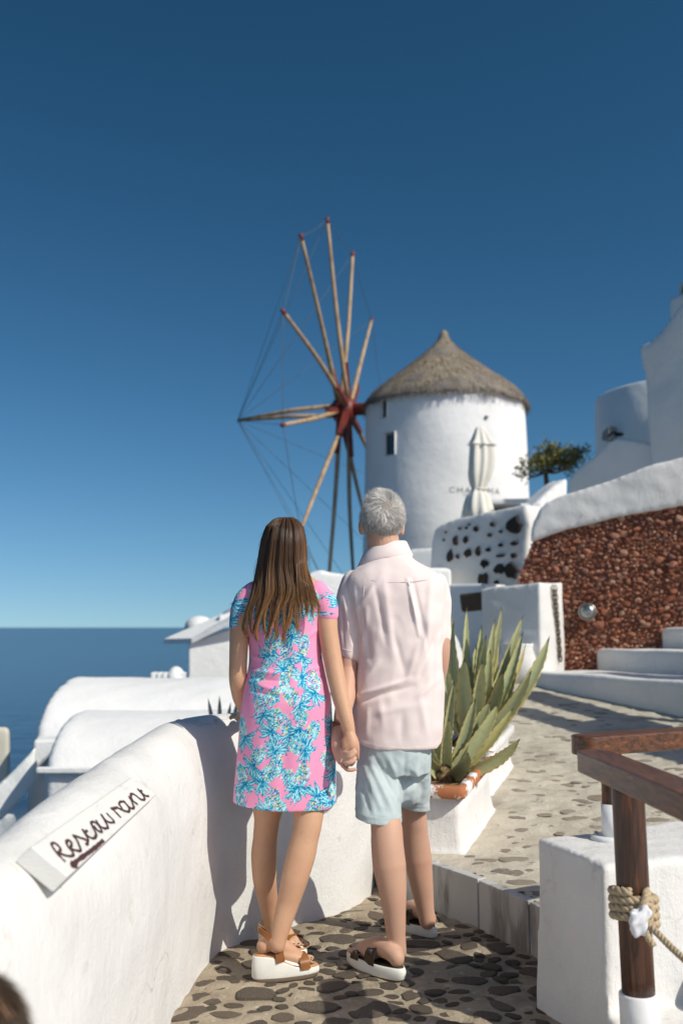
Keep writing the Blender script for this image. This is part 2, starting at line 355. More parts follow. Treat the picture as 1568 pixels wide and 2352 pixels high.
# ================================================================ SETTING
def sheet(name, pts, mat):
    o = mesh(name, pts, [list(range(len(pts)))], mat, smooth=False); return tag(o, kind='structure')
V_ = [(-150000, -3000, -140), (150000, -3000, -140), (150000, 250000, -140), (-150000, 250000, -140)]
sheet('sea', V_, 'sea')
def terrain():
    xs = np.concatenate([-np.geomspace(260, 2.2, 40), np.linspace(-2, 9, 30), np.geomspace(9.5, 120, 16)])
    ys = np.concatenate([np.linspace(-30, 40, 60), np.geomspace(42, 300, 20)])
    X, Y = np.meshgrid(xs, ys); h = -.35 + .085 * np.clip(Y - 5.5, 0, 24)
    h -= np.clip(-1.2 - X, 0, None) * .75 + np.clip(Y - 36, 0, None) * .6
    h -= np.clip(-.62 - X, 0, .5) * 2.2 * (Y < 12)
    h = np.maximum(h, -150) + .3 * np.sin(X * .7) * np.sin(Y * .5) * (X < -3)
    n, m = X.shape; V = np.stack([X, Y, h], -1).reshape(-1, 3)
    F = [[i * m + j, i * m + j + 1, (i + 1) * m + j + 1, (i + 1) * m + j] for i in range(n - 1) for j in range(m - 1)]
    tag(mesh('terrain', V, F, 'terrain'), kind='structure')
terrain()

# ---- landing and path
def grid_sheet(name, x0, x1, y0, y1, z, step, mat, amp, keep=None):
    xs = np.arange(x0, x1 + step, step); ys = np.arange(y0, y1 + step, step); X, Y = np.meshgrid(xs, ys); m = len(xs)
    V = np.stack([X, Y, np.full_like(X, z)], -1).reshape(-1, 3); V[:, 2] += SNoise(3, 2.5)(V) * amp
    F = [[i * m + j, i * m + j + 1, (i + 1) * m + j + 1, (i + 1) * m + j] for i in range(len(ys) - 1) for j in range(m - 1)]
    return tag(mesh(name, V, F, mat), kind='structure')
def inside(p, poly):
    x, y = p; r = False; n = len(poly)
    for i in range(n):
        x1, y1 = poly[i]; x2, y2 = poly[(i + 1) % n]
        if (y1 > y) != (y2 > y) and x < (x2 - x1) * (y - y1) / (y2 - y1) + x1: r = not r
    return r

def ground_mesh(name, xs, ys, zf, mat, amp, poly=None):
    X, Y = np.meshgrid(xs, ys); m = len(xs); V = np.stack([X, Y, np.zeros_like(X)], -1).reshape(-1, 3); z = np.array([zf(y) for y in ys])
    V[:, 2] = np.repeat(z, m) + SNoise(3, 2.0)(V) * amp * .7 + SNoise(4, 9., 30)(V) * amp
    F = []
    for i in range(len(ys) - 1):
        for j in range(m - 1):
            if poly is None or inside(((xs[j] + xs[j + 1]) / 2, (ys[i] + ys[i + 1]) / 2), poly): F.append([i * m + j, i * m + j + 1, (i + 1) * m + j + 1, (i + 1) * m + j])
    return V, F
_x = np.concatenate([np.linspace(-1.6, -.75, 12), np.arange(-.7, .95, .018), np.linspace(1., 2.6, 14)]); _y = np.concatenate([np.linspace(-1.5, 2.5, 16), np.arange(2.55, 5.2, .018)])
V_, F_ = ground_mesh('landing', _x, _y, lambda y: 0., 'mortar', .0042); landing = tag(mesh('landing', V_, F_, 'mortar'), kind='structure')
EDGE = [tuple(PZ(u, v, 0.)[:2]) for u, v in ((835, 2022), (925, 2062), (1000, 2092), (1078, 2120), (1127, 2147), (1222, 2193))] + [(.88, 3.45), (1.1, 2.9), (1.45, 2.2)]
def path_obj():
    poly = [(x + .03, y + .02) for x, y in EDGE] + [(7.5, 2.2), (7.5, 11), (2.6, 16), (1.2, 16), (.8, 8), (.05, 5.1)]
    xs = np.concatenate([np.arange(.06, 2.9, .024), np.linspace(2.95, 7.5, 20)]); ys = np.concatenate([np.arange(2.2, 7.6, .024), np.arange(7.6, 10.5, .06), np.linspace(10.6, 16, 12)])
    V, F = ground_mesh('path', xs, ys, lambda y: max(PZ0, pathz(y)), 'mortar_path', .0042, poly)
    o = mesh('path', V, F, 'mortar_path'); bm = bmesh.new(); bm.from_mesh(o.data); bmesh.ops.delete(bm, geom=[v for v in bm.verts if not v.link_faces], context='VERTS'); bm.to_mesh(o.data); bm.free()
    return tag(o, kind='structure')
path = path_obj()
# unseen white sheet added around the camera to bounce sunlight into the shade
_t = [(-1.0, -9, .012), (9, -9, .012), (9, 2.0, .012), (1.6, 2.0, .012), (.95, 2.35, .012), (-.55, 2.35, .012), (-.72, 1.2, .012)]
sheet('bounce_sheet', _t, 'plaster')

def cobble_mesh(k, n=11):
    r = random.Random(k); V = []; sh = [r.uniform(.62, 1.2) for _ in range(n)]; sh = [(sh[i] * 3 + sh[i - 1] + sh[(i + 1) % n]) / 5 for i in range(n)]; ang = [r.uniform(-.22, .22) for _ in range(n)]; asp = r.uniform(.62, .95)
    for rad, z in ((1.02, -.35), (1., .08), (.93, .16), (.55, .22)):
        for i in range(n):
            t = 2 * math.pi * i / n + ang[i]; V.append((sh[i] * rad * math.cos(t), sh[i] * rad * math.sin(t) * asp, z + r.uniform(-.03, .03) * (z > .1)))
    V.append((0, 0, .23)); F = ring_faces(4, n, False) + [[3 * n + i, 3 * n + (i + 1) % n, 4 * n] for i in range(n)]
    me = bpy.data.meshes.new('cobble'); me.from_pydata(V, [], F); me.polygons.foreach_set('use_smooth', np.ones(len(me.polygons), bool)); return me
COB = [cobble_mesh(k) for k in range(24)]
COB2 = [m.copy() for m in COB]
for m in COB: m.materials.append(MATS['cobble'])
for m in COB2: m.materials.append(MATS['cobble_path'])
def scatter(n, sampler, minfac, seed, maxtry=40000):
    r = random.Random(seed); pts = []
    for _ in range(maxtry):
        if len(pts) >= n: break
        q = sampler(r)
        if q is None: continue
        x, y, rad = q
        if all((x - a) ** 2 + (y - b) ** 2 > ((rad + c) * minfac) ** 2 for a, b, c in pts): pts.append((x, y, rad))
    return pts
WALLBASE = [(-1.15, -.6), (-.93, .3), (-.78, 1.0), (-.66, 1.8), (-.585, 2.4), (-.55, 2.85)] + [tuple(PZ(u, v, 0.)[:2]) for u, v in ((390, 2352), (432, 2285), (474, 2225), (515, 2184), (592, 2156), (699, 2120), (802, 2092), (857, 2050))] + [(.20, 5.3), (.44, 6.2), (.77, 7.6), (1.17, 9.4)]
LAND_POLY = [(.9, 2.6)] + [(-.5, 2.6)] + [tuple(PZ(u, v, 0.)[:2]) for u, v in ((405, 2352), (485, 2235), (520, 2192), (592, 2162), (699, 2127), (802, 2098), (860, 2060), (930, 2070), (1000, 2100), (1078, 2128), (1127, 2155), (1222, 2203))] + [(.86, 3.4)]
def samp_land(r):
    x, y = r.uniform(-.6, .95), r.uniform(2.7, 4.9)
    return (x, y, r.choice([.025, .034, .042, .05, .058, .066, .074])) if inside((x, y), LAND_POLY) else None
for (x, y, rad) in scatter(300, samp_land, .97, 5):
    mm = random.choice(COB); a = random.uniform(-1.2, 1.2)
    M4 = Matrix.Translation((x, y, 0.001)) @ Matrix.Rotation(a, 4, 'Z') @ Matrix.Diagonal((rad * 1.15, rad * random.uniform(.85, 1.1), rad * random.uniform(.24, .44), 1))
    o = bpy.data.objects.new('cobble', mm); col.objects.link(o); o.parent = landing; o.matrix_basis = M4
PATH_POLY = [(.60, 4.32), (.78, 3.9), (1.0, 3.4), (1.4, 3.0), (2.2, 3.4), (2.75, 8.2), (2.0, 9.8), (1.5, 9.8), (.95, 5.6), (.66, 4.75), (.38, 4.66)]
def samp_path(r):
    y = r.choice([r.uniform(3.2, 6.2), r.uniform(3.2, 9.5)]); x = r.uniform(.3, 2.8)
    return (x, y, r.choice([.022, .028, .035, .042, .05, .06])) if inside((x, y), PATH_POLY) else None
sl = math.atan(PSL)
for (x, y, rad) in scatter(300, samp_path, 1.05, 9):
    mm = random.choice(COB2); z = max(PZ0, pathz(y))
    M4 = Matrix.Translation((x, y, z + .001)) @ Matrix.Rotation(sl if y > 4.7 else 0, 4, 'X') @ Matrix.Rotation(random.uniform(-.6, .6), 4, 'Z') @ Matrix.Diagonal((rad * 1.25, rad, rad * random.uniform(.15, .34), 1))
    o = bpy.data.objects.new('cobble', mm); col.objects.link(o); o.parent = path; o.matrix_basis = M4

# ---- marble step edge: separate slabs
st = empty('step_riser', (.553, 4.3, 0), 'grey streaked stone step edging the cobbled landing beside the sandals', 'step')
def riser():
    pts = np.array(EDGE[:-1]); seg = np.concatenate([[0], np.cumsum(np.linalg.norm(np.diff(pts, axis=0), axis=1))])
    at = lambda s: np.array([np.interp(s, seg, pts[:, 0]), np.interp(s, seg, pts[:, 1])])
    cuts = [.02, .30, .58, .90, 1.25, 1.65, seg[-1]]
    for a, b in zip(cuts[:-1], cuts[1:]):
        p, q = at(a + .004), at(b - .004); d = (q - p) / np.linalg.norm(q - p); n = np.array([d[1], -d[0]])
        if n[1] > 0: n = -n
        c = (p + q) / 2 - n * .02; L = np.linalg.norm(q - p); h = PZ0 + .005 + random.uniform(-.006, .004)
        V, F = bevelled(*box((c[0], c[1], h / 2 - .05), (L, .05, h + .1), math.atan2(d[1], d[0])), .006, 2)
        mesh('slab', V, F, 'marble', st, smooth=False)
riser()

# ---- near parapet wall
def sweep_wall(base, prof, hfun, m=150):
    B = spline(np.array(base), m); t = np.gradient(B, axis=0); t /= np.linalg.norm(t, axis=1)[:, None]; L = np.stack([-t[:, 1], t[:, 0]], -1)
    V = []
    for i in range(m):
        h = hfun(B[i])
        for o, z in prof: V.append((*(B[i] + L[i] * o), z * h if z > 0 else z))
    return np.array(V), ring_faces(m, len(prof))
prof = [(-.004, -.4), (0., 0.), (.006, .50), (.016, .70), (.032, .81), (.062, .90), (.10, .965), (.14, .995), (.19, 1.0), (.235, .965), (.265, .87), (.28, .6), (.30, -1.2)]
def wh(p): return np.interp(p[1], [0, 2.2, 2.5, 3.44, 3.83, 4.3, 5, 9.4], [.70, .745, .775, .835, .855, .875, .91, 1.2])
w = plaster('parapet_wall', [sweep_wall(WALLBASE, prof, wh)], .022, 5, .007, .9, seed=4)
tag(w, 'low rounded whitewashed wall that the couple stand at, carrying the wooden sign', 'wall')

# ---- pillar beside the post
cf, cr = np.array([.756, 3.0]), np.array([.6216, 3.377])
dF = np.array([.945, .327]); pil = [cf, cf + dF * 1.1, cr + dF * 1.1 + [0, .1], cr]
pz = .527
low = [(x, y, -.2) for x, y in pil]; top = [(cf[0] + .012, cf[1] + .02, pz), (*(pil[1]), pz), (*(pil[2]), pz + .02), (cr[0] + .02, cr[1] - .01, pz + .005)]
ledge = [cf + np.array([.03, -.33]), cf + dF * 1.1 + np.array([.03, -.33]), cf + dF * 1.1, cf]
lo2 = [(x, y, -.2) for x, y in ledge]; to2 = [(x, y, .11) for x, y in ledge]
plaster_p = plaster('pillar', [prism(np.array(low), np.array(top)), prism(np.array(lo2), np.array(to2))], .012, 5, .005, 1.6, seed=8)
tag(plaster_p, 'squat whitewashed block behind the dark wooden handrail post', 'pillar')

# ---- right-hand steps, chain pillar, red stone wall
ZS = .765; ck = PZ(1243, 1541, ZS)[:2]; rgt = PZ(1298, 1537.5, ZS)[:2]; W0 = rgt + np.array([-.02, .02]); WD = np.array([.945, -.327]); WD = WD / np.linalg.norm(WD); WN = np.array([WD[1], -WD[0]])
if WN[1] > 0: WN = -WN
rp0 = (W0[0], W0[1], 0); rn = (WN[0], WN[1], 0)
steps = empty('white_steps', (2.5, 9, .55), 'flight of white plastered steps rising along the red stone wall', 'steps')
SD = np.array([.9, -1.9]); SD = SD / np.linalg.norm(SD)
def step_poly(A, L): 
    A = np.array(A); B = A + SD * L; return [A, B, (7.2, B[1]), (7.2, 9.0), (3.6, 10.6)]
for k, (A, zt, L) in enumerate(((PATH(1175, 1566)[:2], ZS, 4.2), (W0 + WD * .34, .99, 3.6), (W0 + WD * 1.0, 1.22, 3.4), (W0 + WD * 1.65, 1.44, 3.2))):
    pl = step_poly(A, L); zb = .3
    V = prism(np.array([(x, y, zb) for x, y in pl]), np.array([(x, y, zt) for x, y in pl]))
    plaster('step', [V], .03, 3, .006, 1., 'plaster', steps, seed=20 + k)
lft = ck + np.array([-.57, .44]); bk = rgt + lft - ck
V = prism(np.array([(*ck, .4), (*rgt, .4), (*bk, .4), (*lft, .4)]), np.array([(*ck, 1.685), (*rgt, 1.705), (*bk, 1.69), (*lft, 1.64)]))
chp = plaster('gate_pillar', [V], .025, 3, .007, 1.2, seed=31)
tag(chp, 'thick white pillar end with a rusty chain hanging on its sunlit face', 'pillar')
def chain():
    e = empty('hanging_chain', P(1277, 1355, 10.5), 'rusty looped chain hanging down the sunlit white pillar face', 'chain')
    fn = np.array([.78, -.62]); f0 = (ck + rgt) / 2 + fn * .03
    def on(u, v): return PP(u, v, (f0[0], f0[1], 0), (fn[0], fn[1], 0))
    a0, a1 = on(1272, 1352), on(1286, 1512); mb_up = np.array([0, 0, 1.])
    side = np.array([.62, .78, 0])
    n = 17
    for s in (-1, 1):
        for i in range(n):
            f = i / (n - 1); c = a0 + (a1 - a0) * f + side * s * (.032 * (1 - f * .75))
            th = np.linspace(0, 2 * math.pi, 11)[:-1]; ax1 = side if i % 2 else np.array([fn[0], fn[1], 0])
            loop = [c + ax1 * .016 * math.cos(t) + mb_up * .040 * math.sin(t) for t in th]
            loop.append(loop[0]); V, F = tube(np.array(loop), .0055, 5, False)
            mesh('chain_link', V, F, 'chain', e)
chain()

OUT = [(1188, 1340), (1200, 1300), (1225, 1238), (1300, 1214), (1400, 1189), (1500, 1168), (1568, 1155), (1700, 1128), (1700, 1420), (1600, 1440), (1535, 1500), (1385, 1502), (1385, 1545), (1285, 1545), (1285, 1345)]
redw = empty('red_stone_wall', (*W0, .8), 'wall of rough rust-red lava stones under a thick white coping', 'wall')
def redwall():
    fr = np.array([PP(u, v, rp0, rn) for u, v in OUT]); fb = fr - np.array(rn) * .02; bk_ = fr - np.array(rn) * .55
    V, F = prism(fb, bk_); mesh('backing', V, F, 'red_backing', redw, smooth=False)
    d3 = np.array([WD[0], WD[1], 0]); o3 = np.array(rp0)
    poly = [(float(np.dot(p - o3, d3)), float(p[2])) for p in fr]
    xs = [p[0] for p in poly]; zs = [p[1] for p in poly]
    smax = 2.35
    def samp(r):
        s, z = r.uniform(min(xs), smax), r.uniform(min(zs), max(zs)); 
        return (s, z, r.choice([.014, .018, .022, .026, .032, .040, .048])) if inside((s, z), poly) else None
    pts = scatter(2300, samp, .80, 3, 34000)
    ico = bmesh.new(); bmesh.ops.create_icosphere(ico, subdivisions=2, radius=1); base = np.array([v.co[:] for v in ico.verts]); IF = [[v.index for v in f.verts] for f in ico.faces]; ico.free()
    ico = bmesh.new(); bmesh.ops.create_icosphere(ico, subdivisions=1, radius=1); b1 = np.array([v.co[:] for v in ico.verts]); IF1 = [[v.index for v in f.verts] for f in ico.faces]; ico.free()
    def shape(k, B):
        r = np.random.default_rng(k); V = B.copy()
        for _ in range(11):             # knock flat facets off
            nrm = r.normal(size=3); nrm /= np.linalg.norm(nrm); dd = r.uniform(.50, .82); q = V @ nrm; V = V - np.outer(np.clip(q - dd, 0, None), nrm)
        return V * (1 + .06 * r.normal(size=(len(V), 1)))
    var = []
    for k in range(12):
        me = bpy.data.meshes.new('stone'); me.from_pydata(shape(k, base if k < 0 else b1).tolist(), [], IF1); me.materials.append(MATS['red_stone']); var.append(me)
    pts.sort(key=lambda p: -p[2] / (10.5 - p[0] * .5))
    stuff = MB(); rn_ = []
    for i, (s, z, rad) in enumerate(pts):
        R = Matrix.Rotation(random.choice([0, 1.57, 3.14, 4.71]), 3, 'X') @ Matrix.Rotation(random.choice([0, 1.57, 3.14, 4.71]), 3, 'Y')
        c = o3 + d3 * s + np.array([0, 0, z]) + np.array(rn) * random.uniform(-.012, .02)
        sc = (rad * random.uniform(1.0, 1.7), rad * random.uniform(.55, .95), rad * random.uniform(.8, 1.25))
        face = Matrix(((d3[0], -rn[0], 0), (d3[1], -rn[1], 0), (0, 0, 1)))
        A = face @ Matrix.Rotation(random.uniform(-.5, .5), 3, 'Y') @ Matrix.Diagonal(sc) @ R
        if i < 298:
            o = bpy.data.objects.new('stone', random.choice(var)); col.objects.link(o); o.parent = redw
            o.matrix_parent_inverse = Matrix.Translation(-wloc(redw)); o.matrix_basis = Matrix.Translation(c) @ A.to_4x4()
        else:
            vv = shape(random.randrange(12), b1) @ np.array(A).T + c; stuff.add(vv, IF1); rn_ += [random.random()] * len(vv)
    o = stuff.obj('small_stones', 'red_stone', redw, smooth=False, rnd=rn_); o['kind'] = 'stuff'
    cop = [(1218, 1246), (1225, 1205), (1243, 1168), (1275, 1145), (1330, 1128), (1400, 1104), (1480, 1076), (1568, 1048), (1700, 1005), (1700, 1132), (1568, 1160), (1500, 1173), (1400, 1193), (1300, 1218)]
    n3 = np.array(rn); f = np.array([PP(u, v, rp0, rn) for u, v in cop]); 
    plaster('coping', [prism(f + n3 * .07, f - n3 * .75)], .028, 6, .008, 1., 'plaster', redw, seed=41)
redwall()
def lamp():
    c = PP(1348, 1405, np.array(rp0) + np.array(rn) * .06, rn); n3 = np.array(rn)
    e = empty('bulkhead_lamp', c, 'round metal bulkhead lamp on the red stone wall', 'lamp')
    V, F = tube(np.array([c - n3 * .05, c + n3 * .02]), .085, 28); mesh('housing', V, F, 'steel', e)
    th = np.linspace(0, 2 * math.pi, 33); d3 = np.array([WD[0], WD[1], 0]); up = np.array([0, 0, 1.])
    V, F = tube(np.array([c + n3 * .022 + (d3 * math.cos(t) + up * math.sin(t)) * .085 for t in th]), .011, 8, False); mesh('rim', V, F, 'steel', e)
    rot = np.stack([d3, up, n3], 1); V, F = ellipsoid(c + n3 * .02, (.075, .075, .035), 24, 10, rot); mesh('dome', V, F, 'steel', e)
lamp()

# ---- white wall set with black stones
BN = np.array([-.62, -.78, 0]); BD = np.array([.78, -.62, 0]); bp0 = np.array([1.8, 13.0, 0])
bw = empty('stone_flecked_wall', P(1100, 1345, 13), 'white wall set with black lava stones, rounded at its left end', 'wall')
def blackwall():
    out = [(990, 1500), (988, 1250), (993, 1222), (1008, 1205), (1040, 1192), (1100, 1180), (1160, 1166), (1207, 1158), (1214, 1200), (1208, 1330), (1205, 1500)]
    f = np.array([PP(u, v, bp0, BN) for u, v in out]); plaster('wall', [prism(f, f - BN * .45)], .035, 4, .01, 1., 'plaster', bw, seed=51)
    L = [(945,1420,80,98),(455,1470,30,30),(670,1410,25,28),(630,1545,22,20),(190,1620,35,58),(320,1610,32,40),(112,1820,36,72),(340,1780,38,45),(478,1750,30,50),(218,1820,17,28),(610,1735,25,22),(560,1915,44,44),(755,1980,62,62),(925,2010,78,88),(550,2140,56,88),(950,1655,42,25),(770,1675,20,22),(765,1815,48,14),(940,1810,32,30),(720,2160,24,32),(245,1460,18,14),(330,1455,14,14),(370,1410,12,14),(770,1500,16,15),(65,1510,10,14),(40,1610,9,15)]
    for k, (x, y, a, b) in enumerate(L):
        u, v = (1240 + x / 4.6125) / 1.2245, (1170 + y / 4.6125) / 1.2245; c = PP(u, v, bp0 + BN * .005, BN); s = 13 / FPX / 4.6125 / 1.2245
        r = random.Random(k); n = 11; V = []
        for rad, o in ((1.05, -.05), (1., .02), (.8, .035)):
            for i in range(n):
                t = 2 * math.pi * i / n; q = (random.Random(k * 50 + i).uniform(.72, 1.22)) * rad * 1.22
                V.append(c + BD * a * s * 1.1 * q * math.cos(t) + np.array([0, 0, 1]) * b * s * q * math.sin(t) + BN * o)
        mesh('stone', V, ring_faces(3, n), 'black_stone', bw, smooth=False)
blackwall()

def solid(name, uv, p0, n, depth, label=None, cat='building', mat='plaster_far', parent=None, vox=None, group=None):
    n3 = np.array([n[0], n[1], 0.]); n3 /= np.linalg.norm(n3); f = np.array([PP(u, v, p0, n3) for u, v in uv])
    sh = prism(f, f - n3 * depth)
    if vox: o = plaster(name, [sh], vox, 3, vox * .25, .5, mat, parent, seed=len(name))
    else: o = mesh(name, *bevelled(*sh, .03, 2), mat, parent, smooth=False)
    if label: tag(o, label, cat, group)
    return o
def gate():
    e = empty('picket_gate', P(1215, 1240, 13.3), 'white picket gate with round-topped boards beside the stone-flecked wall', 'gate')
    Y = 13.3; s = 1.2245
    def zz(x, y): return (1240 + x / 4.6125) / s, (1170 + y / 4.6125) / s
    for x0, x1, y0 in ((1092, 1160, 1135), (1226, 1282, 1120), (1350, 1404, 1112)):
        u0, v0 = zz(x0, y0); u1, _ = zz(x1, y0); w_ = px(u1 - u0, Y); c = P((u0 + u1) / 2, v0, Y); pts = []
        for i in range(9): t = math.pi * i / 8; pts.append((c[0] - w_ / 2 * math.cos(t), c[2] - w_ / 2 + w_ / 2 * math.sin(t)))
        pts += [(c[0] + w_ / 2, .9), (c[0] - w_ / 2, .9)]
        f = np.array([(a, Y, b) for a, b in pts]); V, F = prism(f, f + [0, .03, 0]); mesh('picket', V, F, 'white_paint', e, smooth=False)
    for v in (1190, 1262):
        a, b = P(1200, v, Y), P(1290, v, Y); V, F = box(((a[0] + b[0]) / 2, Y + .05, a[2]), (b[0] - a[0], .035, .08)); mesh('rail', V, F, 'white_paint', e, smooth=False)
    a = P(1203, 1156, Y); V, F = bevelled(*box((a[0], Y + .06, a[2] / 2 + .4), (.1, .1, a[2] - .8)), .01); mesh('gate_post', V, F, 'white_paint', e, smooth=False)
gate()

# ---- white houses between the couple and the mill
solid('white_house', [(690, 1335), (706, 1317), (722, 1309), (738, 1307), (760, 1315), (800, 1318), (1000, 1304), (1030, 1302), (1037, 1308), (1037, 1600), (690, 1600)], (0, 12.8, 0), (0, -1), 2.2,
      'white cubic house with a wavy roof edge behind the couple', vox=.05)
solid('roof_block', [(935, 1262), (1003, 1258), (1008, 1340), (935, 1340)], (0, 15.2, 0), (-.4, -.9), 1.2, 'small white roof block below the windmill, behind the house roof edge', vox=.05)
nb = empty('shaded_niche_wall', P(1070, 1430, 12.2), 'shaded white wall piece with a dark brown window behind the agaves', 'wall')
solid('wall', [(1030, 1342), (1110, 1340), (1125, 1600), (1030, 1600)], (1.4, 12.2, 0), (-.62, -.78), .6, mat='plaster_far', parent=nb)
solid('window', [(1052, 1364), (1112, 1358), (1112, 1402), (1058, 1407)], (1.4 - .012, 12.2 - .016, 0), (-.62, -.78), .1, mat='bark', parent=nb)
lb = empty('low_pavilion', P(1150, 1160, 19.5), 'low flat white structure with a gap blacked out for shade at the windmill foot', 'building')
solid('roof', [(1085, 1150), (1110, 1146), (1248, 1144), (1262, 1152), (1262, 1160), (1085, 1158)], (0, 19.5, 0), (-.1, -1), 2., mat='plaster_far', parent=lb)
solid('wall', [(1182, 1160), (1262, 1160), (1262, 1300), (1182, 1300)], (0, 19.55, 0), (-.1, -1), 1.8, mat='plaster_far', parent=lb)
solid('wall', [(1060, 1170), (1122, 1162), (1122, 1300), (1060, 1300)], (0, 19.6, 0), (-.1, -1), 1.8, mat='plaster_far', parent=lb)
solid('opening', [(1120, 1160), (1185, 1160), (1185, 1300), (1120, 1300)], (0, 20.2, 0), (-.1, -1), .2, mat='dark', parent=lb)  # black slab stands in for the shade under the roof

# ---- houses at upper right, turned away from the sun
SN = (-.88, -.47)
bb = empty('tall_white_house', P(1490, 1070, 16), 'tall shaded white house with a swept curving parapet', 'building')
bp_ = P(1490, 1070, 16)
solid('wall', [(1470, 797), (1494, 783), (1514, 764), (1532, 740), (1548, 714), (1568, 685), (1620, 640), (1700, 600), (1700, 1250), (1497, 1250), (1490, 1070)], bp_, SN, 4., parent=bb, vox=.06)
solid('roof_room', [(1533, 690), (1536, 681), (1600, 660), (1600, 800), (1538, 800)], bp_ + np.array([1.2, .8, 0]), SN, 2., parent=bb, vox=.06)
solid('chimney', [(1556, 675), (1558, 655), (1566, 645), (1600, 640), (1600, 675)], bp_ + np.array([1.25, .9, 0]), SN, .6, parent=bb, mat='cream')
solid('vent', [(1563, 672), (1566, 655), (1600, 648), (1600, 672)], bp_ + np.array([1.25, .9, 0]) + np.array([SN[0], SN[1], 0]) * .03, SN, .1, parent=bb, mat='dark')
def roundhouse():
    Y = 21.; x0 = P(1365, 905, Y)[0]; R = 2.; cx_ = x0 + R * 1.03; zt = P(1365, 911, Y)[2]; n = 64
    e = empty('round_white_house', (cx_, Y, 1.5), 'shaded white round house behind the tall house', 'building')
    V = []; pr = [(R + .1, 1.), (R, zt - .03), (R - .03, zt), (R - .25, zt), (R - .28, zt - .3), (.01, zt - .3)]
    for r, z in pr:
        for j in range(n): t = 2 * math.pi * j / n; V.append((cx_ + r * math.cos(t), Y + r * math.sin(t), z))
    mesh('wall', V, ring_faces(len(pr), n), 'plaster_far', e)
    solid('shutter', [(1379, 1012), (1381, 992), (1397, 976), (1399, 1012)], (cx_ - R * .92, Y - R * .62, 0), (-.8, -.6), .3, parent=e, mat='window_wood')
roundhouse()
def blacklamp():
    a = P(1399, 1000, 17.6); e = empty('black_wall_lamp', a, 'small black lamp on an arm above the sloping stair wall', 'lamp')
    pts = [P(1396, 1003, 17.6), P(1402, 996, 17.5), P(1412, 993, 17.4), P(1418, 997, 17.4)]; V, F = tube(spline(pts, 10), .02, 6); mesh('arm', V, F, 'dark', e)
    V, F = ellipsoid(P(1420, 998, 17.4), (.09, .09, .035), 14, 8); mesh('shade', V, F, 'dark', e)
blacklamp()
sw = P(1395, 1060, 17)
solid('stair_wall', [(1303, 1102), (1330, 1070), (1368, 1040), (1396, 1012), (1412, 1004), (1440, 1006), (1500, 1018), (1520, 1250), (1303, 1250)], sw, (-.80, -.60), .6, 'shaded white stair wall sloping up in front of the round house', 'wall', vox=.05)
solid('sunlit_wall', [(1222, 1165), (1240, 1145), (1270, 1117), (1304, 1094), (1307, 1250), (1222, 1250)], P(1265, 1130, 14.6), (.35, -.94), .5, 'bright sunlit sloping white wall end above the picket gate', 'wall', vox=.05)

# ---- roofs and house on the sea side
def vault(name, u1, v1, Y1, u2, v2, Y2, x1, zb, label):
    e1, e2 = P(u1, v1, Y1), P(u2, v2, Y2); x0 = e1[0]; half = e2[1] - e1[1]; rise = e2[2] - e1[2]
    e = empty(name, (x0, e1[1], zb), label, 'building')
    prof = [(e1[1], zb), (e1[1], e1[2] - .02)] + [(e1[1] + .03 + half * (1 - math.cos(t)), e1[2] + rise * math.sin(t)) for t in np.linspace(.12, math.pi - .12, 20)] + [(e1[1] + 2 * half, e1[2]), (e1[1] + 2 * half, zb)]
    f = np.array([(x0, y, z) for y, z in prof]); b = f + [x1 - x0, 0, 0]
    o = plaster('vault', [prism(f, b)], .06, 4, .012, .4, 'plaster_far', e, seed=int(Y1 * 3))
    return e, e1, e2
e, a1, a2 = vault('vaulted_roof', 102, 1762, 9, 171, 1634, 10, .2, -2.5, 'white barrel-vaulted roof just behind the parapet wall')
V, F = bevelled(*box((a1[0] + 1.6, a1[1] - .04, a1[2] - .02), (3.3, .07, .05)), .01); mesh('eave_ledge', V, F, 'plaster_far', e, smooth=False)
e, b1_, b2_ = vault('vaulted_roof', 81, 1707, 11.6, 162, 1557, 13.1, .1, -3., 'larger white barrel-vaulted roof against the sea, behind the lower vault')
solid('side_room', [(78, 1700), (150, 1697), (135, 1770), (78, 1775), (72, 1930), (78, 2100), (40, 2100)], (0, 11.2, 0), (.2, -1), .3, 'small white wall at the left end of the larger vault', 'wall')
solid('sloping_parapet', [(-60, 1850), (0, 1798), (40, 1759), (82, 1714), (82, 1800), (40, 1850), (0, 1890), (-60, 1940)], (0, 10.4, 0), (.2, -1), .35, 'white parapet sloping down from the vaults toward the chimney', 'wall', vox=.04)
solid('lower_terrace_house', [(-120, 1890), (20, 1872), (70, 1850), (70, 2200), (-120, 2200)], (0, 10.7, 0), (-.3, -1), 2.5, 'pale shaded white house wall below the sloping parapet', vox=.06)
ch = empty('chimney', P(5, 1760, 13), 'cream plastered chimney with a small round vent against the sea', 'chimney')
solid('stack', [(-40, 1680), (-36, 1673), (12, 1672), (19, 1680), (20, 1800), (-40, 1800)], (0, 13, 0), (.1, -1), .15, mat='cream', parent=ch, vox=.03)
c = P(5, 1687, 12.98); V, F = tube(np.array([c + [0, .01, 0], c + [0, -.01, 0]]), .03, 12); mesh('vent', V, F, 'dark', ch)
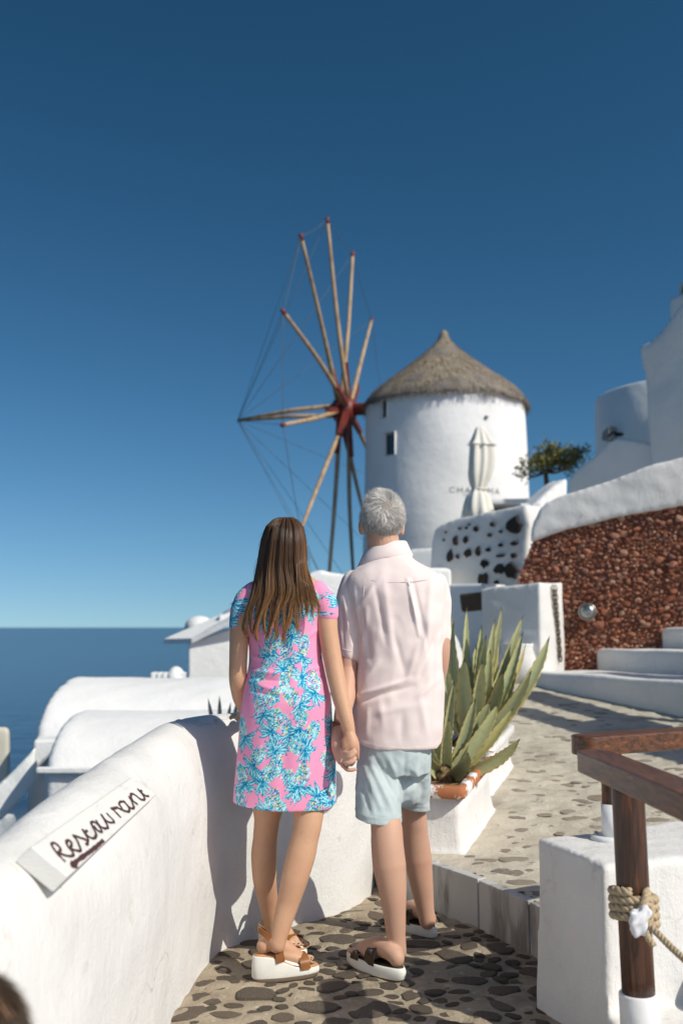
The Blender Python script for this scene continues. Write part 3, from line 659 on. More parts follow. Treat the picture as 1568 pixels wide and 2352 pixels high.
def seahouse():
    Y = 18.; e = empty('sea_house', P(480, 1560, Y), 'bright white house with a thin overhanging slab roof facing the sea', 'building')
    solid('wall', [(433, 1478), (540, 1440), (640, 1400), (640, 1640), (433, 1640)], (0, Y, 0), (.12, -1), 3., mat='plaster_far', parent=e)
    f = [P(376, 1480, Y + .2), P(560, 1470, Y - .5), P(575, 1400, Y + 2.6), P(475, 1436, Y + 3)]
    f = np.array([P(377, 1479, 18.2), P(440, 1478, 17.6), P(600, 1400, 17.4), P(600, 1380, 21), P(468, 1440, 21)])
    V, F = prism(f, f + [0, 0, .09]); mesh('roof_slab', V, F, 'plaster_far', e, smooth=False)
    V, F = ellipsoid(P(458, 1440, 20), (.3, .3, .22), 18, 8); mesh('roof_dome', V, F, 'plaster_far', e)
    solid('roof_room', [(503, 1432), (503, 1412), (560, 1380), (640, 1375), (640, 1440)], (0, 19.2, 0), (.12, -1), 2., mat='plaster_far', parent=e)
    solid('cornice', [(531, 1385), (536, 1377), (640, 1340), (640, 1350)], (0, 19, 0), (.12, -1), 2.4, mat='plaster_far', parent=e)
seahouse()
def dome_oven():
    e = empty('domed_chimney', P(400, 1560, 15), 'small white domed chimney on a toothed ledge above the vault', 'chimney')
    V, F = ellipsoid(P(404, 1560, 15) + [0, 0, -.02], (.14, .2, .21), 20, 12); mesh('dome', V, F, 'plaster_far', e)
    for i in range(6):
        p = P(355 + i * 13, 1548, 15); V, F = bevelled(*box((p[0], 15, p[2] - .06), (.07, .25, .17)), .015); mesh('tooth', V, F, 'plaster_far', e, smooth=False)
dome_oven()
# ================================================================ WINDMILL
YT = 27.2; KT = YT / 28.; TX = P(1022, 1000, YT)[0]; 
def windmill():
    e = empty('windmill', (TX, YT, 1.6), 'white round windmill with thatched cone roof and bare spoked sail wheel', 'windmill')
    zt = 7.55 * KT - .06; r0, r1 = 2.42 * KT, 2.24 * KT; zb = 1.2
    n = 240; zs = list(np.linspace(zb, zt, 60))
    def hole(u0, v0, u1, v1):
        # window given by pixels on the tower surface -> angle and height
        def hit(u, v):
            d = ray(u, v); a = d[0] ** 2 + d[1] ** 2; R = 2.3 * KT; b = -2 * (d[0] * TX + d[1] * YT); c = TX ** 2 + YT ** 2 - R * R
            s = (-b - math.sqrt(b * b - 4 * a * c)) / (2 * a); p = CO + d * s; return math.atan2(p[1] - YT, p[0] - TX) % (2 * math.pi), p[2]
        a0, z1 = hit(u0, v0); a1, z0 = hit(u1, v1); return min(a0, a1), max(a0, a1), z0, z1
    H = [hole(871, 918, 886, 958), hole(880, 995, 907, 1044)]
    ang = sorted(set(list(np.arange(n) * 2 * math.pi / n) + [h[i] for h in H for i in (0, 1)])); zs = sorted(set(zs + [h[i] for h in H for i in (2, 3)]))
    rad = lambda z: r0 + (r1 - r0) * (z - zb) / (zt - zb); nn = len(ang)
    V = [(TX + rad(z) * math.cos(a), YT + rad(z) * math.sin(a), z) for z in zs for a in ang]; F = []
    V = np.array(V); dirn = np.stack([np.cos(np.tile(ang, len(zs))), np.sin(np.tile(ang, len(zs))), np.zeros(len(V))], -1); V += dirn * (SNoise(61, .35)(V) * .018)[:, None]
    for i in range(len(zs) - 1):
        for j in range(nn):
            am = (ang[j] + (ang[(j + 1) % nn] + (2 * math.pi if j == nn - 1 else 0))) / 2; zm = (zs[i] + zs[i + 1]) / 2
            if any(h[0] < am < h[1] and h[2] < zm < h[3] for h in H): continue
            F.append([i * nn + j, i * nn + (j + 1) % nn, (i + 1) * nn + (j + 1) % nn, (i + 1) * nn + j])
    F.append([(len(zs) - 1) * nn + j for j in range(nn)])
    tower = mesh('tower', V, F, 'plaster_far', e)
    for h in H:
        w_ = MB(); R0 = rad((h[2] + h[3]) / 2); c = lambda a, z, dr: (TX + (R0 + dr) * math.cos(a), YT + (R0 + dr) * math.sin(a), z)
        q = [(h[0], h[2]), (h[1], h[2]), (h[1], h[3]), (h[0], h[3])]
        V = [c(a, z, .03) for a, z in q] + [c(a, z, -.12) for a, z in q]; mesh('window_jamb', V, [[i, (i + 1) % 4, (i + 1) % 4 + 4, i + 4] for i in range(4)], 'plaster_far', tower, smooth=False)
        m_ = ((h[0] + h[1]) / 2, (h[2] + h[3]) / 2); q2 = [(m_[0] + (a - m_[0]) * 1., m_[1] + (z - m_[1])) for a, z in q]; q3 = [(m_[0] + (a - m_[0]) * .78, m_[1] + (z - m_[1]) * .82) for a, z in q]
        V = [c(a, z, -.07) for a, z in q2] + [c(a, z, -.07) for a, z in q3]; fr = mesh('window_frame', V, [[i, (i + 1) % 4, (i + 1) % 4 + 4, i + 4] for i in range(4)], 'window_wood', tower, smooth=False)
        V = [c(a, z, -.09) for a, z in q2]; mesh('pane', V, [[0, 1, 2, 3]], 'glass', tower, smooth=False)
    # small vent
    d = ray(1131, 962); a_ = math.atan2(-1, .42); 
    R1 = rad(6.5); p = np.array([TX + R1 * math.cos(a_), YT + R1 * math.sin(a_), P(1131, 962, 25.4)[2]]); dd = np.array([math.cos(a_), math.sin(a_), 0])
    V, F = tube(np.array([p - dd * .05, p + dd * .03]), .05, 12); mesh('vent', V, F, 'letter_grey', tower)
    # roof
    prf = [(9.84, .06), (9.80, .085), (9.54, .15), (9.35, .33), (8.97, .78), (8.58, 1.28), (8.2, 1.76), (7.97, 2.04), (7.76, 2.22), (7.62, 2.33), (7.52, 2.37), (7.47, 2.33), (7.52, 2.15)]
    prf = [(z * KT - .06, r * KT) for z, r in prf]; prs = crom(np.array(prf), np.linspace(0, len(prf) - 1, 70)); n = 120; V = []
    for z, r in prs:
        for j in range(n): t = 2 * math.pi * j / n; V.append((TX + r * math.cos(t), YT + r * math.sin(t), z))
    V = np.array(V); cdir = V - [TX, YT, 0]; rr = np.linalg.norm(cdir[:, :2], axis=1)[:, None]; cdir[:, 2] = 0; cdir = cdir / (rr + 1e-6)
    V += cdir * (SNoise(71, .9)(V) * .035 + SNoise(72, 3)(V) * .012)[:, None]; V[:, 2] += SNoise(73, .8)(V) * .025
    roof = mesh('roof', V, ring_faces(len(prs), n), 'thatch', e)
    # straw layer
    r_ = np.random.default_rng(5); N_ = 9000; zz = r_.uniform(0, 1, N_) ** .75; SV = []; SF = []; rnd = []
    zc = np.array([p[0] for p in prf[:11]])[::-1]; rc = np.array([p[1] for p in prf[:11]])[::-1]
    for k in range(N_):
        z = zc[0] + (zc[-1] - zc[0]) * (1 - zz[k]); th = r_.uniform(0, 6.283); L = r_.uniform(.15, .38); z2 = z - L * .62
        ra = np.interp(z, zc, rc); rb = np.interp(z2, zc, rc) + r_.uniform(.0, .045) + (.03 if z2 < zc[0] else 0); th2 = th + r_.normal() * .03; w_ = .010
        A = np.array([TX + ra * math.cos(th), YT + ra * math.sin(th), z]); B = np.array([TX + rb * math.cos(th2), YT + rb * math.sin(th2), z2]); s = np.array([-math.sin(th), math.cos(th), 0]) * w_
        b = len(SV); SV += [A - s, A + s, B + s * .7, B - s * .7]; SF.append([b, b + 1, b + 2, b + 3]); rnd += [r_.uniform(0, .5) if z > zc[0] + .25 else r_.uniform(.45, .8)] * 4
    o = mesh('straw', SV, SF, 'straw', roof, smooth=False, rnd=rnd); o['kind'] = 'stuff'
    # lettering wrapped onto the tower
    def text(s, u0, u1, v, size):
        cu = bpy.data.curves.new('t', 'FONT'); cu.body = s; cu.size = 1; cu.extrude = .0; cu.space_character = 1.35
        o = bpy.data.objects.new('t', cu); col.objects.link(o); dg = bpy.context.evaluated_depsgraph_get(); me = bpy.data.meshes.new_from_object(o.evaluated_get(dg)); bpy.data.objects.remove(o)
        V = getv(me); wd = V[:, 0].max(); z0 = P(1030, v, 25.3)[2]; zr = rad(z0) + .025
        def ang_of(u):
            d = ray(u, v); a = d[0] ** 2 + d[1] ** 2; b = -2 * (d[0] * TX + d[1] * YT); c = TX ** 2 + YT ** 2 - zr * zr; s_ = (-b - math.sqrt(b * b - 4 * a * c)) / (2 * a); p = CO + d * s_; return math.atan2(p[1] - YT, p[0] - TX)
        a0, a1 = ang_of(u0), ang_of(u1); an = a0 + (a1 - a0) * V[:, 0] / wd; zz_ = z0 + V[:, 1] * size
        setv(me, np.stack([TX + zr * np.cos(an), YT + zr * np.sin(an), zz_], -1)); 
        bm = bmesh.new(); bm.from_mesh(me); left = set(bm.verts); bm.verts.index_update()
        while left:
            st_ = [next(iter(left))]; comp = set(st_)
            while st_:
                v_ = st_.pop()
                for e_ in v_.link_edges:
                    o_ = e_.other_vert(v_)
                    if o_ not in comp: comp.add(o_); st_.append(o_)
            left -= comp; idx = {v_: i for i, v_ in enumerate(comp)}; fs = {f for v_ in comp for f in v_.link_faces}
            mesh('letter', [v_.co[:] for v_ in idx], [[idx[v_] for v_ in f.verts] for f in fs], 'letter_grey', tower, smooth=False)
        bm.free()
    text('CHARISMA', 1030, 1147, 1136, .21); text('oia suites', 1063, 1118, 1142.5, .085)
    # sail wheel
    yaw = math.radians(-15.59); hub = P(791, 942, 28.); ax = np.array([-math.cos(yaw), -math.sin(yaw), 0]); up = np.array([0, 0, 1.]); h = np.cross(up, ax)
    R = 5.31; ph = math.radians(-44.33)
    a = hub - ax * 2.9; V, F = tube(np.array([a, hub + ax * .25]), [.20, .17], 10); mesh('axle', V, F, 'red_paint', e)
    tip = hub + ax * 3.27 + np.array([0, 0, -.12]); 
    for off in (.16, -.16):
        V, F = tube(np.array([hub + ax * .1 + up * off, hub + ax * 1.6 + up * off * .55, tip]), [.065, .06, .045], 8); mesh('bowsprit', V, F, 'spar_wood', e)
    V, F = tube(np.array([hub - ax * .28, hub + ax * .28]), [.32, .32], 12); mesh('hub', V, F, 'red_paint', e)
    tips = []
    for k in range(12):
        t = ph + k * 2 * math.pi / 12; d = math.cos(t) * up + math.sin(t) * h; o_ = ax * (.12 if k % 2 else -.12); side = np.cross(ax, d)
        p0 = hub + o_; p1 = hub + ax * .1 + d * R; tips.append(p1); mid = (p0 + p1) / 2 + side * random.uniform(-.1, .1) + ax * random.uniform(-.05, .05)
        pts = spline([p0 + d * .3, mid, p1], 9); V, F = tube(pts, np.linspace(.075, .045, 9), 8); sp = mesh('sail_spar', V, F, 'spar_wood', e)
        V, F = tube(np.array([p0 + d * .1 + side * .06, p0 + d * 1.35 + side * .06]), [.12, .095], 4, phase=.78); mesh('stub', V, F, 'red_paint', sp, smooth=False)
        V, F = tube(np.array([p1 - d * .10, p1 + d * .06]), [.058, .055], 8); mesh('tip_band', V, F, 'red_paint', sp)
    for k in range(12):
        a, b = tips[k], tips[(k + 1) % 12]; m_ = (a + b) / 2 - np.array([0, 0, .06]); V, F = tube(spline([a, m_, b], 7), .008, 5); mesh('rim_rope', V, F, 'wire', e)
        V, F = tube(np.array([a, tip]), .0065, 5); mesh('guy_wire', V, F, 'wire', e)
windmill()

# ---------------------------------------------------------------- closed parasol
def parasol():
    Y = 17.5; x = P(1101, 1100, Y)[0]; z0 = P(1101, 980, Y)[2]; zb = P(1101, 1142, Y)[2]
    e = empty('closed_parasol', (x, Y, 1.), 'closed off-white parasol tied in the middle in front of the windmill', 'parasol')
    V, F = tube(np.array([(x, Y, .9), (x, Y, z0)]), .02, 8); mesh('pole', V, F, 'white_paint', e)
    prf = [(z0, .03), (z0 - .04, .07), (z0 - .25, .15), (z0 - .34, .20), (z0 - .36, .17), (z0 - .6, .185), (z0 - .85, .17), (z0 - 1.05, .12), (z0 - 1.13, .095), (z0 - 1.25, .16), (z0 - 1.5, .21), (z0 - 1.62, .18), (zb, .05)]
    prs = crom(np.array(prf), np.linspace(0, len(prf) - 1, 60)); n = 48; V = []
    zs_ = (z0 - zb)
    prs[:, 0] = z0 - (z0 - prs[:, 0]) * zs_ / (z0 - prf[-1][0])
    for i, (z, r) in enumerate(prs):
        for j in range(n):
            t = 2 * math.pi * j / n; f = 1 + .15 * math.sin(8 * t + .6 * math.sin(z * 3)) * min(1, (z0 - z) * 4) + .12 * math.sin(3 * t + z * 2.)
            wob = .04 * math.sin(z * 3.2); V.append((x + wob + r * 1.15 * f * math.cos(t), Y + r * f * math.sin(t), z))
    mesh('canopy', V, ring_faces(len(prs), n), 'parasol_cloth', e)
    th = np.linspace(0, 6.283, 21); zt = z0 - (1.13 / (z0 - prf[-1][0])) * zs_; V, F = tube(np.array([(x + .12 * math.cos(t), Y + .12 * math.sin(t), zt) for t in th]), .018, 6, False); mesh('tie', V, F, 'parasol_cloth', e)
parasol()

# ---------------------------------------------------------------- small tree by the mill
def tree():
    Y = 23.; b = P(1256, 1130, Y); e = empty('small_tree', (b[0], Y, b[2] - 1), 'small wind-bent tree with sparse yellow-green foliage beside the windmill', 'tree')
    r = random.Random(11); tr = MB(); s = Y / FPX
    def q(u, v, dy=0): return P(u, v, Y + dy)
    top = q(1252, 1085); tr.add(*tube(spline([(b[0] - .02, Y, b[2] - 1.2), b, q(1254, 1105), top], 10), np.linspace(.075, .05, 10), 8))
    clumps = []
    for (u, v, dy, n) in ((1262, 1035, 0, 7), (1240, 1052, .2, 6), (1225, 1068, -.2, 5), (1275, 1055, .2, 6), (1295, 1058, -.1, 6), (1318, 1048, .1, 6), (1330, 1040, -.1, 5), (1248, 1068, -.2, 5), (1210, 1078, .1, 3), (1302, 1072, .1, 4), (1200, 1088, 0, 2), (1285, 1040, .2, 4), (1262, 1062, .1, 5), (1315, 1068, .2, 4)):
        c = q(u, v, dy); m_ = (top + c) / 2 + np.array([0, 0, -.08]); tr.add(*tube(spline([top, m_, c], 7), np.linspace(.03, .008, 7), 5)); clumps.append((c, n))
    tr.obj('trunk', 'bark', e)
    LV, LF, rn = [], [], []
    for c, n in clumps:
        for _ in range(n * 26):
            p = c + np.array([r.gauss(0, .12), r.gauss(0, .12), r.gauss(0, .10)]); d = np.array([r.gauss(0, 1), r.gauss(0, 1), r.gauss(.35, .8)]); d /= np.linalg.norm(d); w_ = np.cross(d, [r.gauss(0, 1), r.gauss(0, 1), r.gauss(0, 1)]); w_ /= np.linalg.norm(w_); L = r.uniform(.08, .15); k = len(LV)
            LV += [p, p + d * L * .5 + w_ * .024, p + d * L, p + d * L * .5 - w_ * .024]; LF.append([k, k + 1, k + 2, k + 3]); rn += [r.random()] * 4
    mesh('crown', LV, LF, 'tree_leaf', e, smooth=False, rnd=rn)
tree()

# ---------------------------------------------------------------- handrails, posts, rope
def rail_beam(name, p, q, w, h, mat, parent, endround=.04):
    p = np.asarray(p, float); q = np.asarray(q, float); d = q - p; L = np.linalg.norm(d); d /= L; s = np.cross(d, [0, 0, 1.]); s /= np.linalg.norm(s); u = np.cross(s, d)
    pts = []
    for i in range(7):                  # rounded end plan
        t = math.pi / 2 * i / 6; pts.append((endround - endround * math.sin(t), w / 2 - endround + endround * math.cos(t) if False else w / 2 - endround * (1 - math.cos(t))))
    plan = [(endround * (1 - math.sin(t)), w / 2 - endround * (1 - math.cos(t))) for t in np.linspace(0, math.pi / 2, 6)]
    plan = plan[::1] + []; left = [(x, y) for x, y in plan]; right = [(x, -y) for x, y in plan[::-1]]
    outl = left + right + [(L, -w / 2), (L, w / 2)]
    f = np.array([p + d * x + s * y + u * h / 2 for x, y in outl]); b = f - u * h
    V, F = prism(f, b); V, F = bevelled(V, F, .010, 3); return mesh(name, V, F, mat, parent, smooth=False)
def railing():
    e = empty('stair_handrail', (.81, 2.85, .11), 'dark varnished handrail with a round post tied with thick rope', 'handrail')
    pb, pt = np.array([.812, 2.85, .11]), np.array([.797, 2.85, .81]); d = (pt - pb) / np.linalg.norm(pt - pb)
    s0 = .10 / np.linalg.norm(pt - pb)
    V, F = tube(np.array([pb + (pt - pb) * f for f in np.linspace(.155, 1, 12)]), .0445, 36); mesh('post', V, F, 'post_wood', e)
    a, b = pb + (pt - pb) * -.12, pb + (pt - pb) * .17; V, F = tube(np.array([a, b - d * .004, b]), [.053, .053, .050], 36); mesh('sleeve', V, F, 'white_paint', e)
    rail_beam('rail', (.745, 3.05, .825), (.862, 1.45, .82), .105, .062, 'varnished_wood', e, .045)
    return e, pb, pt
rail1, pb, pt = railing()
def railing2():
    Z0 = .527; b = PZ(1408, 1932, Z0); e = empty('upper_handrail', (b[0], b[1], Z0), 'upper glossy brown handrail on a white flanged post behind the first rail', 'handrail')
    x, y = b[0], b[1]; V, F = tube(np.array([(x, y, Z0), (x, y, Z0 + .12)]), .037, 24); mesh('sleeve', V, F, 'white_paint', e)
    V, F = tube(np.array([(x, y, Z0 - .005), (x, y, Z0 + .012), (x, y, Z0 + .018)]), [.072, .072, .066], 28); mesh('flange', V, F, 'white_paint', e)
    V, F = tube(np.array([(x, y, Z0 + .1), (x, y, .82)]), .034, 24); mesh('post', V, F, 'post_wood', e)
    for k in range(3):
        t = .6 + k * 2.09; V, F = tube(np.array([(x + .055 * math.cos(t), y + .055 * math.sin(t), Z0 + .012), (x + .055 * math.cos(t), y + .055 * math.sin(t), Z0 + .026)]), .007, 6); mesh('bolt', V, F, 'steel', e)
    p = P(1322, 1712, 3.27); q = P(1700, 1700, 3.62); p[2] = q[2] = .841; rail_beam('rail', p, q, .105, .062, 'varnished_wood_cross', e, .045)
    V, F = tube(np.array([(q[0] - .1, q[1], .15), (q[0] - .1, q[1], .82)]), .034, 20); mesh('post', V, F, 'post_wood', e)
railing2()
def rope_strands(path, r, pitch, mb):
    path = np.asarray(path, float); seg = np.concatenate([[0], np.cumsum(np.linalg.norm(np.diff(path, axis=0), axis=1))]); n = max(12, int(seg[-1] / pitch * 9))
    s = np.linspace(0, seg[-1], n); Q = np.stack([np.interp(s, seg, path[:, i]) for i in range(3)], -1); t, A, B = frames(Q)
    for k in range(3):
        a = s / pitch * 2 * math.pi + k * 2.094; C = Q + (A * np.cos(a)[:, None] + B * np.sin(a)[:, None]) * r * .5; mb.add(*tube(C, r * .56, 7))
def rope():
    d = (pt - pb) / np.linalg.norm(pt - pb); r = .0125; R = .0445 + r * .95
    at = lambda v: pb + d * ((P(1440, v, 2.85)[2] - pb[2]) / d[2])
    e = empty('rope', at(2080), 'thick beige twisted rope wound around the handrail post, held by white tape', 'rope')
    mb = MB(); a1 = np.cross(d, [0, 1., 0]); a1 /= np.linalg.norm(a1); a2 = np.cross(d, a1)
    z1 = at(2120); turns = 4; path_ = []
    for i in range(121):
        t = i / 120 * turns * 2 * math.pi; tilt = .010 * math.cos(t + .3); path_.append(z1 + d * (i / 120 * turns * .0215 + tilt) + (a1 * math.cos(t + 1.2) + a2 * math.sin(t + 1.2)) * R)
    rope_strands(path_, r, .052, mb)
    c = lambda u, v, Y: P(u, v, Y)
    rope_strands(spline([c(1480, 2042, 2.84), c(1484, 2058, 2.79), c(1474, 2085, 2.775), c(1462, 2115, 2.775), c(1468, 2135, 2.78)], 26), .0125, .05, mb)
    rope_strands(spline([c(1490, 2062, 2.83), c(1492, 2085, 2.79), c(1490, 2110, 2.78), c(1480, 2130, 2.775)], 22), .0115, .05, mb)
    mb.obj('coil', 'rope', e)
    mb = MB(); rope_strands(spline([c(1478, 2118, 2.78), c(1500, 2135, 2.74), c(1545, 2180, 2.68), c(1600, 2225, 2.6), c(1720, 2290, 2.45), c(1900, 2330, 2.2)], 90), .0095, .036, mb); mb.obj('free_rope', 'rope', e)
    mb = MB(); rope_strands(spline([c(1476, 2130, 2.785), c(1488, 2155, 2.78), c(1500, 2172, 2.77)], 14), .0095, .036, mb); mb.obj('rope_end', 'rope', e)
    q = [c(1450, 2096, 2.755), c(1486, 2082, 2.75), c(1497, 2098, 2.745), c(1490, 2118, 2.745), c(1486, 2148, 2.75), c(1456, 2154, 2.755), c(1447, 2122, 2.75)]
    me = remesh(*(lambda f: prism(f, f + [0, .018, 0]))(np.array(q)), .004, 3); V = getv(me); setv(me, V + getn(me) * (SNoise(5, 38)(V) * .0034)[:, None]); link('tape', me, e, 'tape')
rope()

# ---------------------------------------------------------------- restaurant sign
def sign():
    W = np.array(WALLBASE)
    def zs_(x, y): return (60 + x / 3.824) / 1.2245, (2170 + y / 3.824) / 1.2245
    u, v = zs_(800, 600); cpt = None
    # plane tangent to the wall near the sign, standing 5 cm proud, leaning back slightly
    a, b = np.array([-.68, 1.8]), np.array([-.57, 2.9]); t = (b - a) / np.linalg.norm(b - a); n = np.array([t[1], -t[0], 1.0]); n /= np.linalg.norm(n)
    p0 = np.array([-.63, 2.4, .675]) + n * .036
    on = lambda x, y, o=0.: PP(*zs_(x, y), p0 + n * o, n)
    c = on(800, 600); e = empty('restaurant_sign', on(490, 1130), 'white wooden plank sign reading Restaurant with an arrow, fixed to the parapet wall', 'sign')
    f = np.array([on(110, 800), on(1190, 55), on(1455, 245), on(510, 1130)])
    V, F = bevelled(*prism(f, f - n * .05), .004, 2); mesh('board', V, F, 'sign_wood', e, smooth=False)
    S = [[(480, 970), (400, 890), (345, 815), (330, 780), (355, 765), (395, 790), (425, 830), (410, 870), (395, 880), (430, 885), (495, 905), (550, 910)],
         [(550, 910), (565, 890), (545, 850), (505, 805), (490, 765), (500, 740), (530, 745), (545, 780), (535, 815), (545, 835), (585, 845), (630, 855), (645, 840)],
         [(645, 840), (625, 790), (600, 735), (565, 690), (590, 695), (640, 712), (680, 725), (715, 750), (710, 785), (690, 770)],
         [(715, 750), (720, 725), (690, 670), (660, 620), (690, 660), (730, 700), (770, 718), (795, 712), (805, 690)], [(680, 655), (715, 632)],
         [(810, 690), (800, 650), (770, 590), (755, 550), (780, 540), (820, 565), (860, 620), (865, 650), (820, 630), (785, 580)], [(805, 520), (840, 575), (890, 610), (935, 605)],
         [(935, 605), (925, 570), (890, 510), (865, 465), (900, 510), (945, 545), (1000, 548)], [(1000, 548), (990, 520), (950, 480), (920, 445)],
         [(1075, 497), (1030, 450), (985, 405), (968, 400), (1000, 395), (1040, 385)], [(1040, 385), (1060, 400), (1120, 425), (1160, 430), (1160, 390), (1110, 330), (1070, 325), (1055, 350), (1090, 400)], [(1100, 310), (1150, 370), (1195, 400), (1215, 385)],
         [(1215, 385), (1190, 320), (1160, 270), (1200, 315), (1255, 352)], [(1200, 315), (1180, 265), (1190, 238), (1230, 255), (1280, 295), (1320, 305), (1330, 285)],
         [(1330, 285), (1300, 240), (1255, 190), (1290, 220), (1340, 262), (1375, 262)], [(1270, 210), (1300, 205)],
         [(885, 738), (800, 815), (700, 890), (610, 955), (560, 995)], [(555, 970), (550, 1015), (605, 1022)], [(560, 995), (580, 985), (600, 1010)]]
    mb = MB()
    for k, s in enumerate(S):
        P3 = np.array([on(x, y, .0012) for x, y in s]); Q = spline(P3, max(8, len(s) * 5)) if len(s) > 2 else np.linspace(P3[0], P3[1], 6)
        wd = .0042 if k < 16 else .0058
        T = np.gradient(Q, axis=0); T /= np.linalg.norm(T, axis=1)[:, None] + 1e-9; Sd = np.cross(T, n); jit = np.random.default_rng(k).uniform(.75, 1.2, len(Q))[:, None]
        V = np.stack([Q + Sd * wd * jit, Q - Sd * wd * jit], 1).reshape(-1, 3) + np.repeat((np.arange(len(Q)) % 3) * .00005, 2)[:, None] * n + n * k * .00004
        mesh('brush_stroke', V, [[2 * i, 2 * i + 1, 2 * i + 3, 2 * i + 2] for i in range(len(Q) - 1)], 'sign_paint', e, smooth=False)
sign()

# ---------------------------------------------------------------- planters and agaves
LD = PATH(1139, 1857)[:2] - PATH(1066, 1964)[:2]; LD /= np.linalg.norm(LD); LP = np.array([-LD[1], LD[0]])
def planter(cr_, L, Wd, h, label, rim_mat):
    z0 = pathz(cr_[1]) - .01; cr_ = np.array(cr_)
    c = cr_ + LD * L / 2 + LP * Wd / 2; e = empty('planter', (*c, z0), label, 'planter', None)
    def rect(sx, z, rr=.03, n=4):
        a, b = L / 2 * sx[0], Wd / 2 * sx[1]; out = []
        for (qx, qy, t0) in ((1, 1, 0), (-1, 1, 90), (-1, -1, 180), (1, -1, 270)):
            for i in range(n): t = math.radians(t0 + 90 * i / (n - 1)); out.append((qx * (a - rr) + rr * math.cos(t), qy * (b - rr) + rr * math.sin(t)))
        return [(*(c + LD * x + LP * y), z + LD[1] * x * PSL) for x, y in out]
    body = [(1.02, 1.04, 0), (1.04, 1.07, .004), (1.04, 1.07, .028), (1.01, 1.03, .034), (1.01, 1.03, .048), (.985, .99, .054), (.97, .96, .075), (.94, .90, .14), (.93, .88, .20), (.95, .91, h - .06)]
    V = [p for sx, sy, z in body for p in rect((sx, sy), z0 + z)]; n = 16; mesh('body', V, ring_faces(len(body), n), 'plaster', e)
    rim = [(.95, .91, h - .061), (1.02, 1.03, h - .055), (1.035, 1.06, h - .045), (1.035, 1.06, h - .006), (1.02, 1.03, h), (.93, .85, h), (.91, .82, h - .03), (.90, .80, h - .09)]
    V = [p for sx, sy, z in rim for p in rect((sx, sy), z0 + z)]; mesh('rim', V, ring_faces(len(rim), n, False), rim_mat, e)
    V = rect((.905, .81), z0 + h - .055); mesh('soil', V, [list(range(n))], 'soil', e, smooth=False)
    return (*c, z0 + h - .06)
pl1 = planter(PATH(1064, 1966)[:2], .86, .36, .345, 'front white planter with a chipped terracotta rim beside the step', 'chipped_rim')
pl2 = planter(PATH(1126, 1830)[:2], .86, .36, .30, 'second white planter, unchipped, holding the taller agave', 'plaster')
def leaf_mesh(base, tip, w, bend, parent, rnd, teeth=True, roll=0., yellow=0.):
    base, tip = np.array(base), np.array(tip); L = np.linalg.norm(tip - base); d = (tip - base) / L; r = random.Random(rnd)
    m_ = (base + tip) / 2 + np.array(bend); m = 30; C = spline([base, base * .65 + m_ * .35 + np.array(bend) * .2, m_, m_ * .45 + tip * .55 + np.array(bend) * .25, tip], m)
    T = np.gradient(C, axis=0); T /= np.linalg.norm(T, axis=1)[:, None]
    view = CO - base; view = view / np.linalg.norm(view); S = np.cross(T, view); S /= np.linalg.norm(S, axis=1)[:, None]; U = np.cross(S, T)
    cr_, sr = math.cos(roll), math.sin(roll); S, U = S * cr_ + U * sr, U * cr_ - S * sr
    f = np.linspace(0, 1, m); wd = w * np.interp(f, [0, .12, .35, .6, .8, .93, 1], [.75, .80, 1., .88, .58, .22, .015])
    V, Cc = [], []
    g1 = np.array([.33, .38, .24]); g2 = np.array([.40, .43, .22]); edge = np.array([.50, .42, .17]); gv = r.uniform(.72, 1.12); g1 = g1 * gv; g2 = g2 * gv; dk = np.array([.06, .05, .04]); yl = np.array([.40, .33, .09])
    xs = np.array([-1, -.82, -.45, 0, .45, .82, 1]); cup = np.array([.30, .20, .05, 0, .05, .20, .30])
    for i in range(m):
        tooth = (1.0 + (.15 if (i % 2) else -.03)) if teeth and 2 < i < m - 4 else 1.; th = wd[i] * .22 + .003
        col_ = g1 + (g2 - g1) * f[i]; col_ = col_ + (yl - col_) * yellow
        for j, x in enumerate(xs):
            xx = x * (tooth if abs(x) == 1 else 1); V.append(C[i] + S[i] * xx * wd[i] / 2 + U[i] * cup[j] * wd[i]); 
            cc = col_ if abs(x) < .7 else (col_ * .45 + edge * .55 if abs(x) < .9 else edge * (.9 if i % 3 else .35)); Cc.append(dk if f[i] > .95 else cc * r.uniform(.92, 1.06))
        for j, x in enumerate(xs[::-1]):
            jj = 6 - j
            if jj in (0, 6): continue
            V.append(C[i] + S[i] * x * wd[i] / 2 + U[i] * (cup[jj] * wd[i] - th * (1 - x * x * .7))); Cc.append(dk if f[i] > .95 else col_ * r.uniform(.9, 1.05))
    n = 12; o = mesh('leaf', V, ring_faces(m, n), 'agave', parent, colors=np.array(Cc)); return o
def agave(base, leaves, label, wscale, seed):
    e = empty('agave', base, label, 'plant'); r = random.Random(seed); s = 1.2245
    for k, (tx, ty, w_, bx, by, dy, yl) in enumerate(leaves):
        u, v = (1180 + tx / 3.1775) / s, (1680 + ty / 3.1775) / s; tip = P(u, v, base[1] + dy)
        d = tip - np.array(base); b = np.array(base) + np.array([d[0] * .08 + r.uniform(-.02, .02), d[1] * .1 + r.uniform(-.03, .03), .0]); L = np.linalg.norm(tip - b)
        leaf_mesh(b, tip, w_ * wscale, (bx * L, by * L * .3, -abs(bx) * L * .3 + .0), e, seed * 100 + k, roll=r.uniform(-.55, .55), yellow=yl)
    mb = MB(); mb.add(*ellipsoid(np.array(base) + [0, 0, .01], (.06, .06, .07), 12, 8)); mb.obj('heart', 'soil', e)
k2 = 1 / 3.1775 / 1.2245 / FPX
